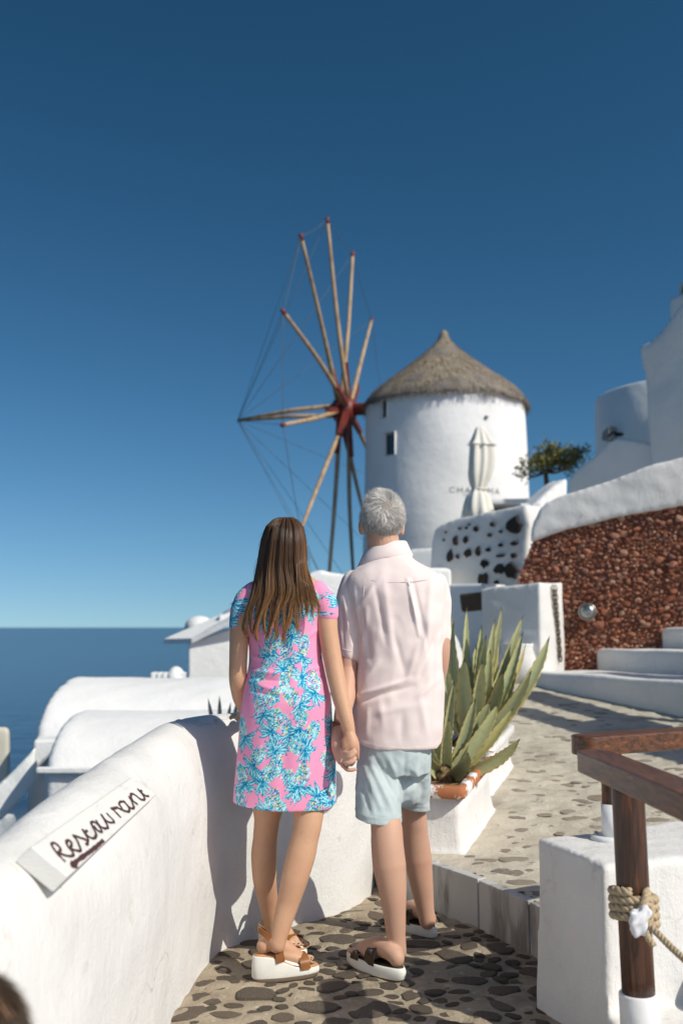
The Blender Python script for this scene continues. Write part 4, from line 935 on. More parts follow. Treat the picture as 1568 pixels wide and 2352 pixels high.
L1 = [(895, 1262, 92, .10, 0, -.12, .25), (430, 1388, 120, .05, 0, -.2, .0), (700, 945, 110, .04, 0, -.05, .1), (632, 922, 125, .02, 0, .02, 0), (496, 898, 95, .02, 0, .0, .05), (308, 745, 80, 0, 0, .05, .15), (835, 985, 80, .05, 0, .06, .55), (120, 1000, 90, -.02, 0, .1, 0), (40, 1150, 95, -.05, 0, 0, 0), (215, 930, 80, -.02, 0, .12, .4), (60, 1400, 90, -.08, 0, -.1, .1), (260, 1080, 75, 0, 0, -.05, .3), (560, 1180, 80, .05, 0, .15, 0)]
L2 = [(1160, 345, 105, .06, 0, .05, 0), (998, 650, 100, .05, 0, -.25, .1), (922, 300, 90, .03, 0, .1, 0), (925, 150, 80, .0, 0, .2, 0), (736, 62, 62, .01, 0, .05, 0), (750, 655, 120, .03, 0, -.2, .15), (670, 180, 78, .0, 0, 0, .1), (592, 330, 85, 0, 0, -.1, 0), (550, 235, 82, 0, 0, .05, .05), (420, 82, 66, -.03, 0, .15, .05), (300, 205, 95, -.05, 0, 0, 0), (268, 85, 70, -.04, 0, .2, 0), (400, 540, 150, -.03, 0, -.25, 0), (235, 600, 125, -.08, 0, -.15, 0), (630, 460, 100, .01, 0, -.18, 0), (700, 420, 70, .02, 0, .15, .5), (950, 400, 45, .05, 0, .3, .7), (500, 420, 110, 0, 0, .12, .05), (860, 540, 80, .05, 0, .2, .15), (560, 560, 110, .0, 0, -.3, .1)]
agave((pl1[0], pl1[1] - .05, pl1[2]), L1, 'spreading agave in the front planter with toothed leaves flopping over the rim', k2 * 6.3, 3)
agave((pl2[0], pl2[1], pl2[2]), L2, 'tall agave with many upright grey-green leaves in the second planter', k2 * 7.3, 4)
# small agave beyond the wall and a pot by the gate pillar
def small_agave():
    b = P(515, 1650, 8.6); e = empty('small_agave', b, 'small blue-grey agave whose leaf tips show above the lower vault', 'plant')
    for k, (u, v) in enumerate(((478, 1603), (504, 1597), (530, 1612), (548, 1600), (562, 1590))):
        o_ = leaf_mesh(b + np.array([(k - 2) * .03, 0, -.25]), P(u, v, 8.6), .045, (0, 0, 0), e, k, teeth=False); o_.data.materials[0] = MATS['agave_dark']
small_agave()
def pot():
    c = PATH(1190, 1568); e = empty('plaster_pot', c, 'rounded whitewashed pot with yellowing leaves in the shade of the gate pillar', 'pot')
    prf = [(0, .13), (.02, .15), (.15, .20), (.27, .205), (.36, .17), (.39, .18), (.41, .18), (.41, .15), (.34, .14)]; V = []
    for z, r in prf:
        for j in range(28): t = 6.2832 * j / 28; V.append((c[0] + r * math.cos(t), c[1] + r * math.sin(t), c[2] + z))
    mesh('body', V, ring_faces(len(prf), 28), 'plaster', e)
    for k, (u, v) in enumerate(((1200, 1468), (1215, 1480), (1192, 1455), (1208, 1500), (1180, 1460))):
        leaf_mesh(c + np.array([0, 0, .38]), P(u, v, c[1]), .05, (.03, 0, .05), e, 70 + k, teeth=False, yellow=.8)
pot()
# unseen frame, added at right to throw bars of shade on path and steps
def shade_frame():
    e = empty('shade_frame', (5.6, 5.6, .3), 'unseen brown timber posts and beams added at the right to shade the path', 'shade_frame')
    for (a, b, c_, d_, w_) in ((3.85, 8.35, 5.4, 4.1, .34), (3.66, 7.25, 5.0, 4.0, .26), (4.35, 6.6, 5.6, 3.2, .5), (4.5, 8.6, 6.2, 4.2, .4)):
        rail_beam('beam', (a, b, 2.85), (c_, d_, 2.85), w_, .10, 'post_wood', e, .05)
    for x, y in ((4.35, 7.0), (5.0, 5.2), (5.3, 6.55), (5.45, 4.0)):
        V, F = bevelled(*box((x, y, 1.55), (.1, .1, 2.5)), .01); mesh('post', V, F, 'post_wood', e, smooth=False)
shade_frame()
# ================================================================ PEOPLE
def rowring(rows, Y):                  # rows (v, uL, uR, ry, dY) -> ring rows in metres
    out = []
    for v, a, b, ry, dy in rows:
        p, q = P(a, v, Y), P(b, v, Y); out.append(((p[0] + q[0]) / 2, Y + dy, p[2], (q[0] - p[0]) / 2, ry))
    return out
def uvl(L): return [P(u, v, y) for u, v, y in L]
def person_mesh(name, shapes, voxel, smooth, mat, parent):
    mb = MB()
    for s in shapes: mb.add(*s)
    me = remesh(*mb.get(), voxel, smooth); me.name = name; me.polygons.foreach_set('use_smooth', np.ones(len(me.polygons), bool))
    return link(name, me, parent, mat), me
def head_shapes(c, w, d, h, turn, neck_to, neck_r):
    # c centre of skull, turn about z (0 = facing +Y); w,d,h half sizes
    R = np.array(Matrix.Rotation(turn, 3, 'Z')); f = lambda x, y, z: np.asarray(c) + R @ np.array([x, y, z])
    S = [ellipsoid(f(0, -.010, .015), (w, d, h * .93), 28, 16, R), ellipsoid(f(0, .03, -h * .55), (w * .78, d * .62, h * .55), 24, 12, R)]
    S.append(ellipsoid(f(0, d * .55, -h * .85), (w * .45, d * .32, h * .22), 16, 10, R))          # chin
    S.append(limb([f(0, d * .93, -.005), f(0, d * 1.10, -.035)], [.010, .014], 10))                # nose
    S.append(limb([f(-.022, d * .95, -.068), f(.022, d * .95, -.068)], [.007, .007], 8))           # mouth
    S.append(limb([f(-.045, d * .86, .02), f(.045, d * .86, .02)], [.012, .012], 8))               # brow
    for s in (-1, 1):
        er = R @ np.array(Matrix.Rotation(s * -.35, 3, 'Z')); S.append(ellipsoid(f(s * w * 1.14, -.004, -.020), (.012, .020, .034), 14, 10, er))
    S.append(limb([f(0, -.015, -h * .5), neck_to], [neck_r * .95, neck_r * 1.08], 24))
    return S, f
def eyes(f, d, parent):
    for s in (-1, 1):
        V, F = ellipsoid(f(s * .031, d * .84, -.002), (.012, .012, .011), 10, 8); mesh('eye', V, F, 'eye_white', parent)

# ---------------------------------------------------------------- man
YM = 3.85
man = empty('person', (.28, YM, 0), 'grey-haired person in a pale pink shirt and light blue shorts, holding hands', 'person')
SH = [(1716, 809, 1011, .128, 0), (1700, 807, 1014, .132, 0), (1660, 806, 1018, .135, 0), (1620, 808, 1020, .134, 0), (1560, 814, 1020, .128, 0), (1500, 821, 1017, .126, 0), (1450, 817, 1019, .13, 0), (1400, 806, 1022, .132, 0), (1350, 793, 1024, .128, .0), (1325, 797, 1016, .118, 0), (1306, 815, 992, .104, .005), (1290, 836, 962, .092, .012), (1276, 850, 946, .078, .02), (1262, 857, 938, .066, .025)]
shirt_rows = rowring(SH, YM)
hzs = lambda x, y: ((860 + x / 7.84) / 1.2245, (1960 + y / 7.84) / 1.2245)
def hp(x, y, Y): return P(*hzs(x, y), Y)
def build_man():
    S = []
    inn = [(x, y, z, rx * .86, ry * .84) for x, y, z, rx, ry in shirt_rows[3:]]; S.append(rings(inn, 40, 3))
    hc = P(876, 1199, 3.865); hs, f = head_shapes(hc, .0695, .090, .110, .16, P(885, 1290, 3.87), .064); S += hs
    # legs
    pel = P(900, 1750, YM); S.append(ellipsoid(pel + [0, .01, .02], (.10, .06, .08), 24, 12))
    S.append(limb([P(872, 1755, 3.84), P(878, 1840, 3.765), P(887, 1900, 3.72), P(889, 1940, 3.70), P(894, 1990, 3.69), P(902, 2050, 3.68), P(906, 2100, 3.68), P(909, 2150, 3.685), P(912, 2185, 3.69)], [.036, .048, .057, .0585, .060, .049, .040, .034, .033]))
    S.append(limb([P(942, 1755, 3.90), P(948, 1840, 3.985), P(950, 1885, 4.02), P(952, 1920, 4.04), P(958, 1970, 4.06), P(966, 2020, 4.07), P(972, 2060, 4.08), P(977, 2090, 4.085), P(981, 2115, 4.09)], [.036, .046, .052, .054, .057, .048, .040, .034, .033]))
    # feet
    def foot(heel, d, lift):
        d = np.array([d[0], d[1], 0]); d /= np.linalg.norm(d); s = np.array([d[1], -d[0], 0]); h = np.array([heel[0], heel[1], lift])
        o = [limb([h + d * .02 + [0, 0, .035], h + d * .05 + [0, 0, .045], h + d * .11 + [0, 0, .045], h + d * .17 + [0, 0, .028], h + d * .20 + [0, 0, .02]], [.030, .034, .034, .028, .02], 18)]
        o.append(limb([h + d * .12 + s * .015 + [0, 0, .022], h + d * .19 + s * .022 + [0, 0, .018]], [.024, .019], 14)); o.append(limb([h + d * .12 - s * .015 + [0, 0, .022], h + d * .19 - s * .022 + [0, 0, .018]], [.024, .019], 14))
        o.append(ellipsoid(h + d * .012 + [0, 0, .028], (.028, .028, .030), 16, 10))
        for k in range(5): q = (k - 2) / 2; o.append(limb([h + d * (.19) + s * q * .034 + [0, 0, .014], h + d * (.235 - .03 * abs(q + .8)) + s * q * .038 + [0, 0, .011]], [.011, .009], 10))
        return o, h, d, s
    f1, h1, d1, s1 = foot(PZ(916, 2222, .04)[:2] , (-.62, .78), .040); S += f1; S.append(limb([P(912, 2180, 3.69), h1 + d1 * .045 + [0, 0, .05]], [.033, .030]))
    f2, h2, d2, s2 = foot(PZ(990, 2128, .04)[:2], (-.55, .83), .040); S += f2; S.append(limb([P(981, 2110, 4.09), h2 + d2 * .045 + [0, 0, .05]], [.033, .030]))
    # arms
    S.append(limb([P(815, 1350, 3.86), P(802, 1430, 3.85), P(800, 1520, 3.84), P(799, 1545, 3.83), P(794, 1600, 3.78), P(785, 1645, 3.72), P(782, 1672, 3.69)], [.040, .042, .037, .0365, .0355, .030, .026]))
    S.append(limb([P(1000, 1350, 3.86), P(1009, 1430, 3.86), P(1011, 1500, 3.865), P(1003, 1555, 3.92), P(992, 1600, 4.06), P(975, 1610, 4.14)], [.038, .038, .036, .035, .032, .028]))
    S.append(ellipsoid(P(960, 1612, 4.17), (.05, .03, .045), 14, 10))
    for k in range(4): S.append(limb([P(958, 1605 + k * 9, 4.18), P(935, 1612 + k * 9, 4.20), P(930, 1620 + k * 9, 4.17)], [.009, .0085, .008], 8))
    S.append(limb([P(965, 1600, 4.15), P(945, 1596, 4.16)], [.011, .009], 8))
    # left hand closed round the other hand
    S.append(limb([hp(700, 720, 3.685), hp(715, 900, 3.66), hp(730, 1080, 3.645), hp(760, 1230, 3.635), hp(800, 1380, 3.635)], [.024, .027, .029, .027, .022], 16))
    S.append(limb([hp(760, 1050, 3.67), hp(800, 1250, 3.655), hp(860, 1480, 3.65)], [.024, .026, .018], 14))
    FG = [[(790, 1130, 3.62), (860, 1225, 3.59), (960, 1240, 3.575), (1058, 1165, 3.575)], [(760, 1250, 3.625), (860, 1325, 3.59), (965, 1320, 3.572), (1090, 1225, 3.575)],
          [(770, 1350, 3.625), (840, 1420, 3.59), (925, 1460, 3.575), (1040, 1415, 3.575), (1085, 1345, 3.58)], [(810, 1480, 3.63), (880, 1580, 3.60), (960, 1615, 3.585), (1095, 1598, 3.585)]]
    for g, r in zip(FG, (.0086, .0088, .0086, .0078)): S.append(limb([hp(*q) for q in g], [r * 1.05, r * 1.06, r, r * .85] if len(g) == 4 else [r * 1.05, r * 1.06, r, r, r * .85], 12))
    S.append(limb([hp(720, 900, 3.67), hp(830, 1010, 3.69), hp(940, 1120, 3.685)], [.013, .012, .010], 12))
    body, me = person_mesh('body', S, .0034, 6, 'skin_man', man)
    eyes(f, .098, body)
    # watch and ring
    c = hp(695, 640, 3.695); V, F = tube(np.array([c + [0.001, 0, .014], c + [-.001, 0, -.012]]), .0285, 28); w_ = mesh('watch_strap', V, F, 'tan_leather', man)
    V, F = bevelled(*box(hp(578, 640, 3.69), (.008, .03, .032)), .003); mesh('watch_case', V, F, 'steel', w_)
    a, b = hp(822, 1402, 3.598), hp(852, 1428, 3.59); V, F = tube(np.array([a, b]), .0112, 18, False); mesh('ring', V, F, 'gold', man)
    # sandals
    for h, d, s in ((h1, d1, s1), (h2, d2, s2)):
        th = np.linspace(0, 2 * math.pi, 41)[:-1]; out = []
        for t in th:
            x = .122 + .148 * math.cos(t); wv = .050 + .008 * math.cos(t) - .006 * math.cos(2 * t); out.append(h[:2] + d[:2] * x + s[:2] * wv * (abs(math.sin(t)) ** .75) * np.sign(math.sin(t)))
        out = np.array(out); cen = out.mean(0)
        def ring_(sc, z): return np.array([(*(cen + (o - cen) * sc), z) for o in out])
        R_ = [ring_(.96, .001), ring_(1., .006), ring_(1.01, .028), ring_(.985, .036), ring_(.96, .040), ring_(.93, .041), ring_(.91, .036)]
        sole = mesh('sandal', np.concatenate(R_), ring_faces(len(R_), 40), 'sole_white', man)
        R_ = [ring_(.93, .0365), ring_(.92, .0415), ring_(.5, .0415)]; mesh('footbed', np.concatenate(R_), ring_faces(3, 40), 'brown_strap', sole)
        for x0, hh, ww, wd in ((.100, .098, .054, .034), (.178, .062, .058, .028)):
            V = []; m = 19; nr = 7
            for i in range(nr):
                x = x0 + (i / (nr - 1) - .5) * wd * 1.5
                for j in range(m):
                    t = math.pi * j / (m - 1); hgt = (hh - (x - x0) * .30 - .034); V.append([*(h[:2] + d[:2] * (x + .008 * math.sin(t)) + s[:2] * ww * math.cos(t)), .034 + hgt * math.sin(t) ** .8])
            V = np.array(V); V2 = V.copy(); c3 = np.array([*(h[:2] + d[:2] * x0), .03]); V2 = c3 + (V - c3) * .95
            A = MB(); F = ring_faces(nr, m, False, False); A.add(V, F); A.add(V2, [f_[::-1] for f_ in F])
            e1 = [[j, j + 1, j + 1 + nr * m, j + nr * m] for j in range(m - 1)] + [[(nr - 1) * m + j, (nr - 1) * m + j + 1, (nr - 1) * m + j + 1 + nr * m, (nr - 1) * m + j + nr * m] for j in range(m - 1)]
            A.F += e1; st_ = A.obj('strap', 'brown_strap', sole)
            bc = h + d * (x0 + .004) + s * (-ww * .80) * (1 if s[0] > 0 else -1) ; bc[2] = .034 + (hh - .034) * .62; V, F = bevelled(*box(bc, (.02, .018, .022), math.atan2(d[1], d[0])), .004); mesh('buckle', V, F, 'buckle', sole)
    return hc, f
hc_man, hf_man = build_man()

# shirt with folds
def gbump(x, c, w): return np.exp(-((x - c) / w) ** 2)
def seg_d(U, V, a, b):                 # distance in pixels from segment and parameter along it
    a, b = np.array(a, float), np.array(b, float); d = b - a; t = np.clip(((U - a[0]) * d[0] + (V - a[1]) * d[1]) / (d @ d), 0, 1)
    return np.hypot(U - a[0] - d[0] * t, V - a[1] - d[1] * t), t
def uvof(V, Y=None):                   # approximate picture coordinates of points at distance Y (pattern / fold layout)
    r = V - CO; d = r @ _F; return CX + FPX * r[:, 0] / d, CY - FPX * (r @ _U) / d
def folds(me, L, back=-1):
    V = getv(me); N = getn(me); U_, V_ = uvof(V); D = np.zeros(len(V)); side = np.clip(-N[:, 1] * 1.4 + .15, 0, 1)
    for (a, b, w, h) in L:
        dist, t = seg_d(U_, V_, a, b); D += h * np.exp(-(dist / w) ** 2) * np.sin(np.pi * np.clip(.12 + t * .8, 0, 1))
    return V, N, D * side
def build_shirt():
    S = [rings(shirt_rows, 64, 4, 2.5)]
    S.append(limb([P(812, 1340, 3.86), P(804, 1385, 3.85), P(801, 1430, 3.85), P(800, 1500, 3.84)], [.056, .060, .058, .0465], 28))
    S.append(limb([P(1002, 1342, 3.86), P(1007, 1385, 3.86), P(1009, 1430, 3.86), P(1010, 1462, 3.865)], [.050, .050, .047, .0445], 28))
    mb = MB(); [mb.add(*s) for s in S]; me = remesh(*mb.get(), .005, 6)
    F = [((935, 1330), (962, 1460), 3.5, .010), ((948, 1330), (985, 1500), 5, -.006), ((990, 1320), (975, 1520), 8, .007), ((880, 1330), (905, 1520), 9, .006), ((860, 1340), (885, 1480), 6, -.005),
         ((820, 1400), (870, 1330), 7, .007), ((832, 1420), (850, 1520), 7, -.008), ((842, 1400), (830, 1500), 6, .008), ((826, 1380), (838, 1460), 4, -.006),
         ((815, 1600), (940, 1560), 6, .010), ((820, 1612), (950, 1575), 6, -.010), ((955, 1540), (1000, 1400), 9, .007), ((965, 1550), (1012, 1440), 6, -.006),
         ((960, 1600), (1005, 1560), 8, .007), ((850, 1640), (950, 1620), 10, .005), ((880, 1670), (870, 1600), 8, .004), ((980, 1690), (965, 1600), 9, .005), ((840, 1690), (845, 1620), 7, .005), ((920, 1700), (925, 1630), 9, -.004),
         ((790, 1370), (806, 1480), 5, .006), ((800, 1360), (818, 1470), 4, -.006), ((812, 1350), (825, 1440), 4, .005), ((783, 1400), (790, 1490), 4, -.004), ((960, 1480), (935, 1560), 8, .007), ((900, 1440), (930, 1550), 7, -.004), ((1000, 1480), (990, 1600), 7, -.005), ((870, 1520), (830, 1570), 7, .006)]
    V, N, D = folds(me, F); D += SNoise(15, 5)(V) * .0014 + SNoise(16, 14)(V) * .0006 - np.abs(SNoise(17, 4.5)(V * [1, 1, .6])) * .0030 - np.abs(SNoise(18, 9)(V * [1, 1, .7])) * .0012
    V = V + N * D[:, None]
    U_, V2 = uvof(V)                    # curved shirt-tail hem
    zl = np.interp(U_, [800, 812, 840, 880, 930, 1000, 1015], [P(0, v, YM)[2] for v in (1684, 1694, 1708, 1716, 1718, 1716, 1700)]); low = V[:, 2] < zl + .02
    V[:, 2] = np.where((V[:, 2] < zl) , zl + (V[:, 2] - zl) * .02, V[:, 2])
    V = V + N * (np.exp(-((V[:, 2] - zl - .013) / .0022) ** 2) * .0014)[:, None]
    setv(me, V); me.name = 'shirt'; me.polygons.foreach_set('use_smooth', np.ones(len(me.polygons), bool)); o = link('shirt', me, man, 'shirt')
    # collar
    n = 48; Vc = []; c0 = P(884, 1262, 3.872)
    for i, (dr, dz) in enumerate(((-.002, -.03), (.0, .006), (.003, .018), (.007, .020), (.012, .014), (.021, -.010), (.031, -.034), (.028, -.042))):
        for j in range(n):
            t = 2 * math.pi * j / n; rx, ry = .073 + dr * 1.15, .064 + dr; back = max(0, -math.sin(t)); lx = math.cos(t)
            Vc.append((c0[0] + rx * lx, c0[1] + ry * math.sin(t), c0[2] + dz + .012 * lx - .020 * max(0, -lx) ** 2 - .03 * max(0, math.sin(t)) + .004 * back))
    mesh('collar', Vc, ring_faces(8, n, False), 'shirt', o)
    # seams: yoke, sleeve hem, pleat loop
    def seam(pts, r=.0011):
        q = []
        for u, v in pts:
            k = np.argmin((U_ - u) ** 2 + (V2 - v) ** 2 + (V[:, 1] > YM) * 1e6); q.append(V[k] + N[k] * .0005)
        Vs, Fs = tube(spline(q, len(q) * 4), r, 5); mesh('seam', Vs, Fs, 'shirt', o)
    seam([(815, 1328), (860, 1334), (900, 1337), (940, 1336), (980, 1330), (1008, 1322)]); seam([(838, 1330), (834, 1370), (830, 1410), (828, 1450)]); seam([(782, 1488), (795, 1494), (810, 1498), (820, 1500)])
    seam([(936, 1338), (940, 1346), (944, 1338)], .0014)
build_shirt()
def build_shorts():
    R = rowring([(1700, 822, 992, .125, 0), (1720, 824, 991, .125, 0), (1750, 822, 990, .125, .0), (1775, 820, 988, .115, 0)], YM); S = [rings(R, 48, 3)]; S.append(limb([P(880, 1790, 3.82), P(915, 1808, 3.86), P(938, 1805, 3.92)], [.075, .078, .072], 24))
    S.append(limb([P(868, 1755, 3.83), P(869, 1800, 3.80), P(870, 1840, 3.775), P(870, 1885, 3.75)], [.080, .087, .089, .089], 36))
    S.append(limb([P(940, 1755, 3.88), P(944, 1800, 3.93), P(946, 1830, 3.97), P(947, 1865, 3.99)], [.080, .078, .072, .068], 36))
    mb = MB(); [mb.add(*s) for s in S]; me = remesh(*mb.get(), .0048, 5)
    F = [((840, 1730), (905, 1870), 6, .007), ((850, 1720), (915, 1840), 5, -.006), ((835, 1760), (880, 1870), 6, .006), ((826, 1790), (850, 1870), 5, -.006), ((885, 1730), (920, 1800), 7, .006), ((930, 1730), (925, 1850), 5, -.004), ((960, 1740), (945, 1850), 7, .006), ((975, 1760), (965, 1850), 6, -.005), ((900, 1760), (925, 1850), 5, .005), ((940, 1760), (975, 1800), 5, .004)]
    V, N, D = folds(me, F); V = V + N * (D + SNoise(25, 8)(V) * .0016 + SNoise(26, 22)(V) * .0006 - np.abs(SNoise(27, 6)(V)) * .0020 - np.abs(SNoise(28, 14)(V)) * .0012)[:, None]
    # cut hems flat
    U_, V2 = uvof(V); leg1 = V[:, 0] < P(923, 1850, 3.85)[0]; z1 = np.interp(U_, [815, 840, 880, 925], [P(0, v, 3.75)[2] for v in (1874, 1882, 1886, 1887)]); z2 = np.interp(U_, [920, 950, 980], [P(0, v, 3.99)[2] for v in (1848, 1856, 1860)])
    z = np.where(leg1, z1, z2); V[:, 2] = np.where(V[:, 2] < z, z + (V[:, 2] - z) * .02, V[:, 2])
    V = V + N * (np.exp(-((V[:, 2] - z - .022) / .0025) ** 2) * .0016 + np.exp(-((U_ - 842 - (V2 - 1720) * .12) / 1.2) ** 2) * .0012 * (N[:, 1] < 0))[:, None]
    setv(me, V); me.polygons.foreach_set('use_smooth', np.ones(len(me.polygons), bool)); o = link('shorts', me, man, 'shorts')
build_shorts()
def strands_mesh(name, paths, r0, r1, cols, mat, parent, sides=3):
    VV, FF, CC = [], [], []; base = 0
    for pth, c0, c1, rr in zip(paths, cols[0], cols[1], r0):
        m = len(pth); t, A, B = frames(pth); f = np.linspace(0, 1, m)[:, None]; rad = rr * (1 - f * (1 - r1))
        th = np.arange(sides) * 2 * math.pi / sides
        V = pth[:, None] + (np.cos(th)[None, :, None] * A[:, None] + np.sin(th)[None, :, None] * B[:, None]) * rad[:, :, None]
        VV.append(V.reshape(-1, 3)); CC.append(np.repeat(c0 + (c1 - c0) * f ** 1.5, sides, 0))
        i = np.arange(m - 1)[:, None] * sides + np.arange(sides)[None, :]; j = np.arange(m - 1)[:, None] * sides + (np.arange(sides)[None, :] + 1) % sides
        FF.append(np.stack([i, j, j + sides, i + sides], -1).reshape(-1, 4) + base); base += m * sides
    return mesh(name, np.concatenate(VV), np.concatenate(FF), mat, parent, colors=np.concatenate(CC))
def man_hair():
    r = np.random.default_rng(3); w, d, h = .0702, .091, .1035; turn = .16; R = np.array(Matrix.Rotation(turn, 3, 'Z')); c = hc_man + np.array([0, 0, .015]) + R @ np.array([0, -.010, 0])
    whorl = np.array([.0, -.86, .36]); whorl /= np.linalg.norm(whorl); paths, c0, c1, rr = [], [], [], []
    N_ = 8200; k = 0; HN = SNoise(77, 1.6)
    while k < N_:
        n = r.normal(size=3); n /= np.linalg.norm(n)
        if n[1] > .55 and n[2] < .55: continue
        if n[2] < -.72 - .07 * r.normal() or (n[2] < -.15 and n[1] > .05): continue
        bald = np.exp(-((np.dot(n, whorl) - 1) / .06) ** 2)
        if r.random() < bald * .55: continue
        p = n * [w, d, h]; tang = np.array([0, 0, -1.]) - n * (-n[2]); tw = n - whorl; tw -= n * np.dot(tw, n); lw = np.linalg.norm(tw) + 1e-6; tw /= lw
        near = np.exp(-(lw / .75) ** 2); sw = np.cross(n, tw); dirv = tang * (1 - near) * .9 + (tw * .75 + sw * .75) * near * 1.6 + r.normal(size=3) * .32
        if n[2] > .45 and n[1] > -.2: dirv = np.array([.2, .9, .1]) * .8 + r.normal(size=3) * .2
        dirv -= n * np.dot(dirv, n); dirv /= np.linalg.norm(dirv) + 1e-6
        low = np.clip((n[2] + .6) / .45, .0, 1); L = (.010 + .028 * low) * r.uniform(.7, 1.25); lift = .22 + .38 * r.random() ** 2
        m = 5; pts = []
        for i in range(m):
            f = i / (m - 1); q = p + dirv * L * f + n * (L * lift * (f - .45 * f * f) + .0004); q = q + np.cross(n, dirv) * L * .18 * f * f * r.normal() * .5; pts.append(c + R @ q)
        paths.append(np.array(pts)); g = r.uniform(.50, 1.0) * (1 + .22 * float(HN((n + whorl * 0)[None, :])[0])); dark = np.clip(-n[2] * 1.1 + .05, 0, 1) * r.uniform(.2, 1.0); g = g * (1 - .72 * dark); ccol = np.array([g * 1.0, g * .965, g * .91]); c0.append(ccol * .8); c1.append(ccol); rr.append(r.uniform(.0006, .0010)); k += 1
    for k in range(230):                # thin hair over the crown
        n = whorl + r.normal(size=3) * .26; n /= np.linalg.norm(n); p = n * [w, d, h]; dv = r.normal(size=3); dv -= n * np.dot(dv, n); dv /= np.linalg.norm(dv); L = r.uniform(.014, .026); sd = np.cross(n, dv) * r.normal() * .4
        paths.append(np.array([c + R @ (p + dv * L * f + sd * L * f * f + n * (.0008 + L * .18 * math.sin(f * 2.6))) for f in np.linspace(0, 1, 5)])); g = r.uniform(.5, .85); c0.append(np.array([g, g * .94, g * .86]) * .85); c1.append(np.array([g, g * .95, g * .88])); rr.append(r.uniform(.0005, .0009))
    strands_mesh('hair', paths, rr, .3, (c0, c1), 'hair_grey', man)
man_hair()

# ---------------------------------------------------------------- woman
YW = 3.72
woman = empty('person', (-.22, YW, 0), 'long brown-haired person in a pink dress with blue pineapple print and wedge sandals', 'person')
DR = [(1852, 534, 774, .122, 0), (1840, 535, 774, .123, 0), (1780, 540, 772, .122, 0), (1700, 547, 769, .124, 0), (1650, 551, 765, .128, -.002), (1610, 555, 762, .128, -.004), (1570, 562, 753, .118, 0), (1530, 570, 744, .103, .008), (1490, 572, 739, .102, .008), (1450, 568, 736, .106, .006), (1415, 565, 739, .108, .004), (1380, 565, 744, .100, .0), (1358, 573, 742, .088, 0), (1345, 590, 728, .076, .005), (1334, 612, 706, .064, .01), (1326, 626, 692, .052, .015)]
dress_rows = rowring(DR, YW)
def foot_w(heel, d, zh, zb):
    # foot on a wedge: heel height zh, ball height zb
    d = np.array([d[0], d[1], 0]); d /= np.linalg.norm(d); s = np.array([d[1], -d[0], 0]); h = np.array([heel[0], heel[1], 0])
    z = lambda x: np.interp(x, [0, .04, .15, .22], [zh, zh - .004, zb, zb - .002])
    o = [limb([h + d * x + [0, 0, z(x) + dz] for x, dz in ((.028, .028), (.055, .042), (.10, .040), (.145, .026), (.175, .018))], [.026, .029, .029, .025, .018], 18), ellipsoid(h + d * .026 + [0, 0, z(0) + .026], (.026, .025, .028), 16, 10)]
    for q in (-1, 1): o.append(limb([h + d * .09 + s * q * .012 + [0, 0, z(.09) + .02], h + d * .17 + s * q * .018 + [0, 0, z(.17) + .015]], [.02, .016], 12))
    toes = []
    for k in range(5):
        q = (k - 2) / 2; big = 1.25 if k == 0 else 1.; a = h + d * .172 + s * q * .027 + [0, 0, z(.17) + .011]; b = h + d * (.212 - .009 * k) + s * q * .031 + [0, 0, z(.21) + .009]
        o.append(limb([a, (a + b) / 2 + [0, 0, .002], b], [.0095 * big, .0092 * big, .0082 * big], 10)); toes.append((b, d, .0075 * big))
    return o, h, d, s, z, toes
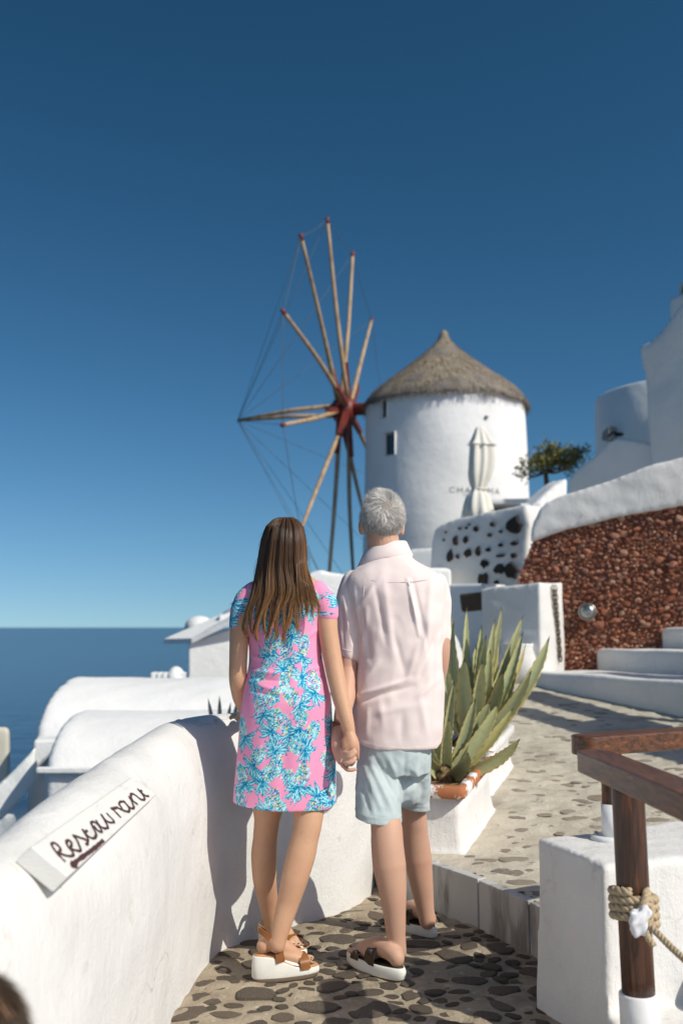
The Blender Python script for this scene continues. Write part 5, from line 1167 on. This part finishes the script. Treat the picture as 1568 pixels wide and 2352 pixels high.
def build_woman():
    S = [rings([(x, y, z + .03, rx * .86, ry * .84) for x, y, z, rx, ry in dress_rows], 40, 3)]
    hc = P(653, 1262, 3.73); hs, f = head_shapes(hc, .068, .086, .106, -.50, P(657, 1340, 3.735), .050); S += hs
    S.append(limb([P(575, 1372, 3.71), P(555, 1420, 3.70), P(550, 1460, 3.70), P(547, 1520, 3.70), P(547, 1562, 3.71), P(552, 1600, 3.77), P(560, 1628, 3.88), P(560, 1640, 3.95)], [.044, .040, .036, .033, .0335, .030, .023, .021]))
    hw = P(556, 1645, 4.0); S.append(limb([P(560, 1640, 3.95), hw + [0, .02, 0], hw + [.0, .05, -.01]], [.022, .024, .02], 12))
    for k in range(4): S.append(limb([hw + [-.02 + k * .014, .05, -.008], hw + [-.03 + k * .017, .09, -.012], hw + [-.032 + k * .018, .115, -.02]], [.0085, .008, .007], 8))
    S.append(limb([hw + [-.02, .0, 0], hw + [-.045, .03, -.006], hw + [-.05, .05, -.012]], [.011, .009, .008], 8))
    S.append(limb([P(735, 1372, 3.71), P(749, 1420, 3.70), P(753, 1450, 3.69), P(761, 1500, 3.68), P(771, 1552, 3.665), P(783, 1605, 3.64), P(796, 1655, 3.62), P(803, 1685, 3.615), P(805, 1698, 3.612)], [.044, .040, .0365, .035, .0335, .031, .0255, .0205, .020]))
    # right hand, held
    S.append(limb([hp(950, 800, 3.612), hp(985, 930, 3.608), hp(1010, 1060, 3.606), hp(1030, 1180, 3.61), hp(1040, 1300, 3.62)], [.0195, .0255, .028, .026, .020], 16))
    S.append(limb([hp(900, 960, 3.605), hp(900, 1080, 3.60), hp(915, 1190, 3.60)], [.017, .018, .016], 12))
    for k, g in enumerate([[(1090, 1150, 3.605), (1130, 1260, 3.605), (1135, 1360, 3.615)], [(1060, 1250, 3.62), (1060, 1400, 3.63), (1000, 1500, 3.64)], [(1000, 1250, 3.625), (980, 1400, 3.64), (930, 1500, 3.65)], [(940, 1240, 3.625), (920, 1380, 3.645), (880, 1450, 3.65)]]):
        S.append(limb([hp(*q) for q in g], [.0095, .009, .0078], 10))
    S.append(limb([hp(850, 950, 3.62), hp(800, 1060, 3.65), hp(770, 1150, 3.67)], [.012, .011, .009], 10))
    # legs
    S.append(limb([P(700, 1770, 3.72), P(707, 1840, 3.69), P(708, 1885, 3.665), P(700, 1925, 3.655), P(691, 1965, 3.645), P(676, 2020, 3.63), P(661, 2075, 3.625), P(648, 2120, 3.612), P(640, 2150, 3.605), P(636, 2170, 3.60)], [.080, .062, .0505, .049, .0515, .0475, .0395, .034, .031, .029]))
    S.append(limb([P(622, 1770, 3.75), P(617, 1840, 3.77), P(613, 1885, 3.785), P(609, 1925, 3.80), P(606, 1965, 3.81), P(608, 2020, 3.83), P(616, 2070, 3.88), P(622, 2105, 3.91), P(626, 2128, 3.93)], [.080, .062, .047, .045, .0475, .044, .036, .031, .031]))
    near = (PZ(594, 2235, .06)[:2]); A_, B_ = PZ(580, 2257, 0.)[:2], PZ(723, 2238, 0.)[:2]; D_ = (B_ - A_) / np.linalg.norm(B_ - A_); fo1, h1, d1, s1, z1, t1 = foot_w(A_ + D_ * .014, D_, .092, .040); S += fo1; S.append(limb([P(636, 2165, 3.60), h1 + d1 * .045 + [0, 0, z1(.04) + .05]], [.029, .028]))
    fo2, h2, d2, s2, z2, t2 = foot_w(PZ(698, 2205, 0.)[:2] - np.array([.72, -.694]) * .226, (.72, -.694), .092, .040); S += fo2; S.append(limb([P(626, 2125, 3.93), h2 + d2 * .045 + [0, 0, z2(.04) + .05]], [.029, .028]))
    body, me = person_mesh('body', S, .0038, 6, 'skin_woman', woman); eyes(f, .09, body)
    for (h, d, s, zf, toes) in ((h1, d1, s1, z1, t1), (h2, d2, s2, z2, t2)):
        th = np.linspace(0, 2 * math.pi, 49)[:-1]; out = []
        for t in th:
            x = .106 + .122 * np.sign(math.cos(t)) * abs(math.cos(t)) ** .8; wv = .040 + .006 * math.cos(t); out.append((x, wv * abs(math.sin(t)) ** .7 * np.sign(math.sin(t))))
        out = np.array(out)
        def rr_(sc, zfun): return np.array([[*(h[:2] + d[:2] * (.106 + (x - .106) * sc) + s[:2] * y * sc), zfun(x)] for x, y in out])
        R_ = [rr_(.97, lambda x: .014 + .006 * max(0, x - .19) * 20 * .2), rr_(1., lambda x: .018), rr_(1.0, lambda x: (zf(x) - .008) * .5 + .009), rr_(.985, lambda x: zf(x) - .006), rr_(.965, lambda x: zf(x) - .002)]
        sole = mesh('wedge_sandal', np.concatenate(R_), ring_faces(len(R_), 48), 'sole_white', woman)
        R_ = [rr_(.965, lambda x: zf(x) - .0025), rr_(.955, lambda x: zf(x) + .001), rr_(.5, lambda x: zf(x) + .001)]; mesh('insole', np.concatenate(R_), ring_faces(3, 48), 'insole', sole)
        R_ = [rr_(.93, lambda x: .001), rr_(.95, lambda x: .004), rr_(.965, lambda x: .0155)]; mesh('tread', np.concatenate(R_), ring_faces(3, 48), 'sole_tread', sole)
        def ribbon(pts, nr, w, name='strap'):
            C = spline(pts, 24); Nn = spline(nr, 24); Nn /= np.linalg.norm(Nn, axis=1)[:, None]; T = np.gradient(C, axis=0); T /= np.linalg.norm(T, axis=1)[:, None]; Sd = np.cross(T, Nn)
            V = np.stack([C + Sd * w / 2 + Nn * .0015, C - Sd * w / 2 + Nn * .0015, C - Sd * w / 2 - Nn * .0025, C + Sd * w / 2 - Nn * .0025], 1).reshape(-1, 3); mesh(name, V, ring_faces(24, 4), 'tan_leather', sole, smooth=False)
        lo = lambda x, y, zz: h + d * x + s * y + np.array([0, 0, zf(x) + zz])
        ribbon([lo(.165, .044, -.004), lo(.163, .040, .022), lo(.160, .015, .038), lo(.160, -.015, .038), lo(.163, -.038, .022), lo(.165, -.042, -.004)], [s + [0, 0, .1], s + [0, 0, .6], np.array([0, 0, 1.]) + s * .2, np.array([0, 0, 1.]) - s * .2, -s + [0, 0, .6], -s + [0, 0, .1]], .036)
        ribbon([lo(.075, .041, -.004), lo(.070, .039, .02), lo(.066, .0385, .044)], [s + [0, 0, .1], s, s + [0, 0, .1]], .030)
        ribbon([lo(.064, .038, .038), lo(.036, .034, .062), lo(.008, .014, .082), lo(.006, -.010, .082), lo(.028, -.033, .070), lo(.060, -.036, .042)], [s, s * .9 - d * .4, -d + s * .4, -d - s * .4, -s * .9 - d * .3, -s], .020)
        ribbon([lo(.066, .039, .040), lo(.082, .033, .066), lo(.088, .012, .084), lo(.088, -.012, .084), lo(.080, -.033, .062), lo(.062, -.036, .042)], [s, s + d * .5, d + s * .5, d - s * .5, -s + d * .4, -s], .024)
        for b, dd, r in toes: V, F = ellipsoid(b + [0, 0, r * .75] + dd * .002, (.0055, .005, .0022), 8, 6); mesh('nail', V, F, 'nail_polish', sole)
    return hc, f
hc_w, hf_w = build_woman()

def dress_texture():
    H, Wd = 900, 1100; res = .001       # 1 mm per cell; x = arc position, y = height
    pink = np.array([.85, .31, .49]); T = np.empty((H, Wd, 3)); T[:] = pink; r = random.Random(5)
    dark = np.array([.0, .155, .36]); teal = np.array([.01, .33, .52]); aqua = np.array([.20, .62, .70]); pale = np.array([.50, .80, .80]); yel = np.array([.85, .66, .10])
    yy, xx = np.mgrid[0:H, 0:Wd]
    def blob(x, y, a, b, ang, c, ring=None):
        m = int(max(a, b) + 3); x0, x1, y0, y1 = int(x - m), int(x + m + 1), int(y - m), int(y + m + 1)
        X = xx[max(0, y0):max(0, y1), max(0, x0):max(0, x1)] - x; Y = yy[max(0, y0):max(0, y1), max(0, x0):max(0, x1)] - y
        if X.size == 0: return
        cs, sn = math.cos(ang), math.sin(ang); q = ((X * cs + Y * sn) / a) ** 2 + ((-X * sn + Y * cs) / b) ** 2; sub = T[max(0, y0):max(0, y1), max(0, x0):max(0, x1)]
        if ring is None: sub[q < 1] = c
        else: sub[(q < 1) & (q > ring)] = c
    def leaf(x, y, ang, L, w, curl):
        pts = []
        for i in range(26):
            f = i / 25; a = ang + curl * f; x += math.cos(a) * L / 26; y += math.sin(a) * L / 26; pts.append((x, y, w * math.sin(math.pi * min(1, .12 + f * .86)) ** .8, a))
        for (px_, py_, ww, a) in pts: blob(px_, py_, ww + 1.2, ww + 1.2, 0, dark if r.random() < .7 else teal)
        for (px_, py_, ww, a) in pts:
            if ww > 1.2: blob(px_ - math.sin(a) * .5, py_ + math.cos(a) * .5, ww * .72, ww * .72, 0, aqua)
        for (px_, py_, ww, a) in pts[4:20]:
            if ww > 1.6: blob(px_ - math.sin(a) * ww * .3, py_ + math.cos(a) * ww * .3, ww * .3, ww * .3, 0, pale)
    def crown(x, y, ang, s, n=9):
        for k in range(n):
            a = ang + (k - (n - 1) / 2) * (2.9 / n) + r.uniform(-.08, .08); leaf(x, y, a, s * r.uniform(.75, 1.1), s * .085, (.9 if k > n / 2 else -.9) * r.uniform(.5, 1.2))
    def pine(x, y, ang, s):
        cs, sn = math.cos(ang), math.sin(ang); blob(x, y, s * .50, s * .34, ang, aqua * .9 + .05)
        for i in np.arange(-.48, .5, .135):
            for j in np.arange(-.30, .32, .13):
                if (i / .54) ** 2 + (j / .34) ** 2 > 1: continue
                jj = j + (.06 if int(round(i / .135)) % 2 else 0); X = x + (cs * i - sn * jj) * s; Y = y + (sn * i + cs * jj) * s; k = r.random()
                blob(X, Y, s * .078, s * .058, ang + r.uniform(-.4, .4), dark if k < .45 else teal if k < .8 else pale); blob(X, Y, s * .050, s * .036, ang, yel if r.random() < .24 else pink * 1.05 if r.random() < .32 else pale if r.random() < .6 else aqua)
        crown(x + cs * s * .45, y + sn * s * .45, ang, s * .74, 11)
    uc, hw = 655, 105.
    def pos(u, v):                      # picture place on the back of the dress -> texture cell
        q = max(-.97, min(.97, (u - uc) / hw)); th = math.asin(q); return Wd / 2 + th * 160, (v - 1320) * YW / FPX / res
    L = [(672, 1440, 1.0, 84), (622, 1470, 2.1, 84), (655, 1490, 1.2, 84), (725, 1480, 1.9, 84), (655, 1558, -1.7, 84), (618, 1592, 2.6, 84), (676, 1592, .75, 84), (628, 1640, 2.0, 84), (655, 1650, 1.0, 84), (738, 1560, 2.0, 84), (632, 1735, -1.7, 84), (612, 1755, 2.4, 84), (672, 1768, .85, 84), (622, 1812, 2.2, 84), (650, 1835, 1.2, 80), (725, 1668, 2.3, 84), (705, 1760, 2.0, 84), (752, 1735, 1.0, 84), (730, 1830, -1.2, 84), (556, 1660, 1.1, 84), (558, 1760, 1.2, 80), (582, 1540, 2.3, 78), (655, 1385, 1.4, 80), (705, 1410, 2.3, 80), (600, 1400, 2.0, 80), (742, 1380, 1.9, 80), (568, 1370, 1.2, 80), (585, 1850, 2.6, 70), (690, 1345, 1.6, 70), (610, 1350, 1.6, 70), (590, 1610, 1.2, 70), (700, 1640, 1.9, 72), (585, 1720, 2.2, 76), (690, 1700, .4, 72), (690, 1540, .5, 70), (600, 1480, 1.9, 74), (560, 1820, 1.2, 72), (765, 1660, 1.5, 76), (768, 1800, 2., 76)]
    for u, v, a, s in L: x, y = pos(u, v); pine(x, y, a, s)
    for k in range(40):                 # front and sides
        x = r.choice([r.uniform(0, Wd / 2 - 215), r.uniform(Wd / 2 + 215, Wd)]); pine(x, r.uniform(0, H), r.uniform(0, 6.28), r.uniform(74, 88))
    for x, y, a in ((310, 70, 1.2), (800, 60, 1.9), (290, 150, .6)): pine(x, y, a, 80)
    return T, pos
def build_dress():
    S = [rings(dress_rows, 72, 4, 2.15)]
    S.append(limb([P(585, 1362, 3.71), P(568, 1380, 3.71), P(556, 1408, 3.705), P(550, 1436, 3.70)], [.045, .0475, .046, .040], 28)); S.append(limb([P(728, 1360, 3.71), P(742, 1376, 3.71), P(749, 1396, 3.70), P(752, 1410, 3.695)], [.045, .047, .045, .0415], 28))
    mb = MB(); [mb.add(*s) for s in S]; me = remesh(*mb.get(), .0036, 7)
    F = [((575, 1540), (700, 1555), 6, .007), ((570, 1556), (660, 1566), 5, -.006), ((690, 1545), (742, 1530), 5, .006), ((700, 1560), (745, 1552), 4, -.006), ((580, 1570), (650, 1590), 6, .006), ((575, 1586), (640, 1602), 4, -.005), ((575, 1505), (610, 1515), 5, .004), ((660, 1590), (745, 1570), 6, .004), ((600, 1700), (590, 1840), 12, .004), ((700, 1700), (715, 1840), 12, .004), ((655, 1640), (650, 1840), 14, -.006), ((570, 1700), (560, 1840), 9, -.003), ((575, 1450), (600, 1475), 5, -.005), ((735, 1440), (700, 1470), 5, .004), ((655, 1440), (655, 1600), 12, -.006)]
    V, N, D = folds(me, F); T, pos = dress_texture(); V0 = V.copy(); V = V + N * (D + SNoise(35, 5)(V) * .0010 - np.abs(SNoise(36, 3.5)(V * [1, 1, .8])) * .0018)[:, None]
    U_, V2 = uvof(V); z = np.interp(U_, [530, 560, 600, 650, 700, 750, 776], [P(0, v, YW)[2] for v in (1838, 1843, 1848, 1852, 1855, 1852, 1838)]); V[:, 2] = np.where(V[:, 2] < z, z + (V[:, 2] - z) * .02, V[:, 2])
    setv(me, V)
    cx_ = np.interp(V0[:, 2], [r[2] for r in dress_rows[::1]][::1] if dress_rows[0][2] < dress_rows[-1][2] else [r[2] for r in dress_rows][::-1], [r[0] for r in dress_rows] if dress_rows[0][2] < dress_rows[-1][2] else [r[0] for r in dress_rows][::-1])
    th = np.arctan2(V0[:, 0] - cx_, -(V0[:, 1] - YW)); zt = P(0, 1320, YW)[2]; X = np.clip(550 + th * 160, 0, 1099); Yt = np.clip((zt - V0[:, 2]) / .001, 0, 899)
    C = T[Yt.astype(int), X.astype(int)]; setcol(me, C); me.polygons.foreach_set('use_smooth', np.ones(len(me.polygons), bool)); o = link('dress', me, woman, 'dress')
build_dress()
def woman_hair():
    r = np.random.default_rng(9)
    # rows: v, uL, uR, Y centre, depth
    rows = np.array([(1188, 640, 672, 3.73, .040), (1194, 624, 685, 3.73, .070), (1210, 609, 697, 3.73, .094), (1240, 599, 703, 3.725, .108), (1270, 594, 705, 3.72, .110), (1300, 589, 706, 3.71, .102), (1330, 583, 708, 3.685, .088), (1355, 577, 710, 3.655, .068), (1385, 569, 696, 3.63, .046), (1415, 562, 692, 3.615, .038), (1445, 556, 690, 3.612, .034), (1470, 555, 688, 3.612, .030)], float)
    def row(v): return [np.interp(v, rows[:, 0], rows[:, i]) for i in range(1, 5)]
    # dark shell under the strands
    V = []; n = 40; vs_ = np.linspace(1189, 1450, 40)
    for v in vs_:
        a, b, yc, dp = row(v); 
        for j in range(n):
            t = 2 * math.pi * j / n; k = .955; front = 1.0 if math.sin(t) < 0 else (.72 if v < 1300 else .25); V.append(P((a + b) / 2 + (b - a) / 2 * k * math.cos(t), v, yc + dp * k * front * math.sin(t)))
    V = np.array(V)
    # carve the shell below the nape on the right so that the dress shows between the locks
    hair = mesh('hair', V[:n * 27], ring_faces(27, n), 'hair_brown', woman, colors=np.tile([.030, .017, .010], (n * 27, 1)))
    paths, c0, c1, rr = [], [], [], []; N_ = 5200
    for k in range(N_):
        f = r.beta(1.05, 1.05); right = f > .80 + r.normal() * .02; side = r.random()
        clump = r.integers(0, 26); cf = (clump + .5) / 26
        q0 = f / .82; ck_ = min(11, int(q0 * 12)); cc_ = (ck_ + .5) / 12 + .012 * math.sin(ck_ * 5.1); cend = (1462, 1452, 1440, 1466, 1448, 1462, 1436, 1458, 1444, 1466, 1430, 1446)[ck_]
        end = cend + r.normal() * 5 - abs(q0 - cc_) * 260 * r.random() if not right else 1392 + r.normal() * 14 + 10 * math.sin(f * 90)
        start = 1188 + r.uniform(0, 5) + (r.uniform(0, 110) if r.random() < .4 else 0)
        m = 18; vv = np.linspace(start, end, m); ph = r.uniform(0, 6.28); am = r.uniform(.2, 1.6); pts = []; off = abs(r.normal()) * .005 - .001 + .006 * math.sin(ck_ * 2.4); fr = r.uniform(.012, .03)
        for i, v in enumerate(vv):
            a, b, yc, dp = row(v); g = i / (m - 1); lowf = np.clip((v - 1330) / 130, 0, 1)
            if not right:
                q = q0; conv = np.clip((v - 1340) / (end - 1340 + 1e-3), 0, 1) ** 2.2; q = q + (cc_ - q) * (.22 * lowf + .46 * conv); top = f
                x = top * (1 - np.clip((v - 1300) / 80, 0, 1)) + np.clip((v - 1300) / 80, 0, 1) * q * (.96 if v > 1380 else 1); uu = a + (b - a) * x
                uu += am * 2.2 * lowf * math.sin((v - 1191) * fr * 1.6 + ph) + 6.0 * lowf * math.sin((v - 1191) * .046 + ck_ * 1.9)
                if v > 1440: uu += (v - 1440) * .35 * (1 if f < .12 else -.1)
            else:
                q = (f - .80) / .20; base = a + (b - a) * f; w_ = np.clip((v - 1300) / 90, 0, 1); tgt = 690 + q * 42 + 3 * math.sin(v * .05 + ph * .3); uu = base * (1 - w_) + tgt * w_ + am * w_ * 2 * math.sin(v * .06 + ph)
            x_ = np.clip((uu - (a + b) / 2) / ((b - a) / 2), -.995, .995); yy = yc - (dp + off) * math.sqrt(max(0., 1 - x_ * x_))
            if right and v > 1290: yy = yy + (min(yy, 3.598 - off) - yy) * np.clip((v - 1290) / 50, 0, 1)
            pts.append(P(uu, v, yy))
        paths.append(np.array(pts)); lum = r.uniform(.55, 1.5); gold = r.random() < .5; root = np.array([.082, .041, .020]) * lum; tipc = (np.array([.50, .265, .10]) if gold else np.array([.16, .075, .030])) * lum; c0.append(root); c1.append(tipc); rr.append(r.uniform(.0005, .0011))
    # sheet over the far (face) side and a few fly-aways
    for k in range(700):
        f = r.uniform(.05, .95); vv = np.linspace(1192, 1262 + r.uniform(-6, 6), 8); pts = []
        for v in vv:
            a, b, yc, dp = row(v); x_ = f * 2 - 1; pts.append(P((a + b) / 2 + x_ * (b - a) / 2, v, yc + dp * .72 * math.sqrt(1 - x_ * x_)))
        paths.append(np.array(pts)); c0.append(np.array([.04, .02, .011])); c1.append(np.array([.05, .025, .013])); rr.append(.0009)
    for k in range(60):
        s = r.choice([-1, 1]); v0 = r.uniform(1192, 1340); a, b, yc, dp = row(v0); u0 = a if s < 0 else b; pts = spline([P((a + b) / 2 + (u0 - (a + b) / 2) * .95, v0, yc), P(u0 + s * r.uniform(2, 9), v0 + r.uniform(5, 30), yc - .02), P(u0 + s * r.uniform(-4, 14), v0 + r.uniform(40, 90), yc - .03)], 9)
        paths.append(pts); c0.append(np.array([.05, .028, .014])); c1.append(np.array([.09, .045, .02])); rr.append(.00028)
    o = strands_mesh('strands', paths, rr, .35, (c0, c1), 'hair_brown', hair)
woman_hair()

# ---------------------------------------------------------------- child at the foot of the wall
def child():
    Y = 1.28; hc = P(-98, 2440, Y); e = empty('person', (hc[0], Y, 0), 'small brown-haired child with sunglasses standing close to the white wall', 'person')
    h, f = head_shapes(hc, .066, .080, .088, .9, hc + np.array([0, -.01, -.115]), .034); S = list(h); x, z = hc[0], hc[2]
    S.append(rings([(x, Y, z - .36, .075, .055), (x, Y, z - .25, .08, .06), (x, Y, z - .14, .095, .055), (x, Y, z - .11, .05, .04)], 24, 3))
    for s in (-1, 1):
        S.append(limb([(x + s * .04, Y, z - .34), (x + s * .045, Y, z - .5), (x + s * .045, Y, .06), (x + s * .045, Y + .04, .025)], [.05, .042, .028, .024], 14)); S.append(limb([(x + s * .085, Y, z - .14), (x + s * .115, Y, z - .24), (x + s * .11, Y + .03, z - .34)], [.03, .025, .018], 12))
    b, me = person_mesh('body', S, .007, 3, 'skin_woman', e); eyes(f, .08, b)
    V, F = rings([(x, Y, z - .40, .10, .075), (x, Y, z - .25, .092, .07), (x, Y, z - .14, .105, .062), (x, Y, z - .105, .06, .046)], 28, 3); mesh('shirt', V, F, 'shorts', e)
    r = np.random.default_rng(2); paths, c0, c1, rr = [], [], [], []; R = np.array(Matrix.Rotation(.9, 3, 'Z'))
    for k in range(2600):
        n = r.normal(size=3); n /= np.linalg.norm(n)
        if n[2] < -.55 or (n[1] > .5 and n[2] < .45): continue
        t = np.array([0, -.5, -1.]) - n * np.dot(n, [0, -.5, -1.]); t /= np.linalg.norm(t); p = n * [.068, .082, .084] + [0, -.008, .014]; L = r.uniform(.03, .05)
        paths.append(np.array([hc + R @ (p + t * L * q + n * (.003 + .006 * q * (1 - q))) for q in np.linspace(0, 1, 5)])); g = r.uniform(.5, 1.6); c0.append(np.array([.045, .028, .018]) * g); c1.append(np.array([.09, .06, .035]) * g); rr.append(.0009)
    strands_mesh('hair', paths, rr, .4, (c0, c1), 'hair_brown', e)
    mb = MB()
    for s in (-1, 1): mb.add(*tube(spline([f(s * .072, -.02, .0), f(s * .074, .03, .004), f(s * .06, .082, .002)], 8), .0022, 6)); mb.add(*ellipsoid(f(s * .031, .088, -.004), (.024, .006, .019), 14, 8, R))
    mb.add(*tube(np.array([f(-.01, .092, .002), f(.01, .092, .002)]), .002, 6)); mb.obj('sunglasses', 'white_paint', e)
child()
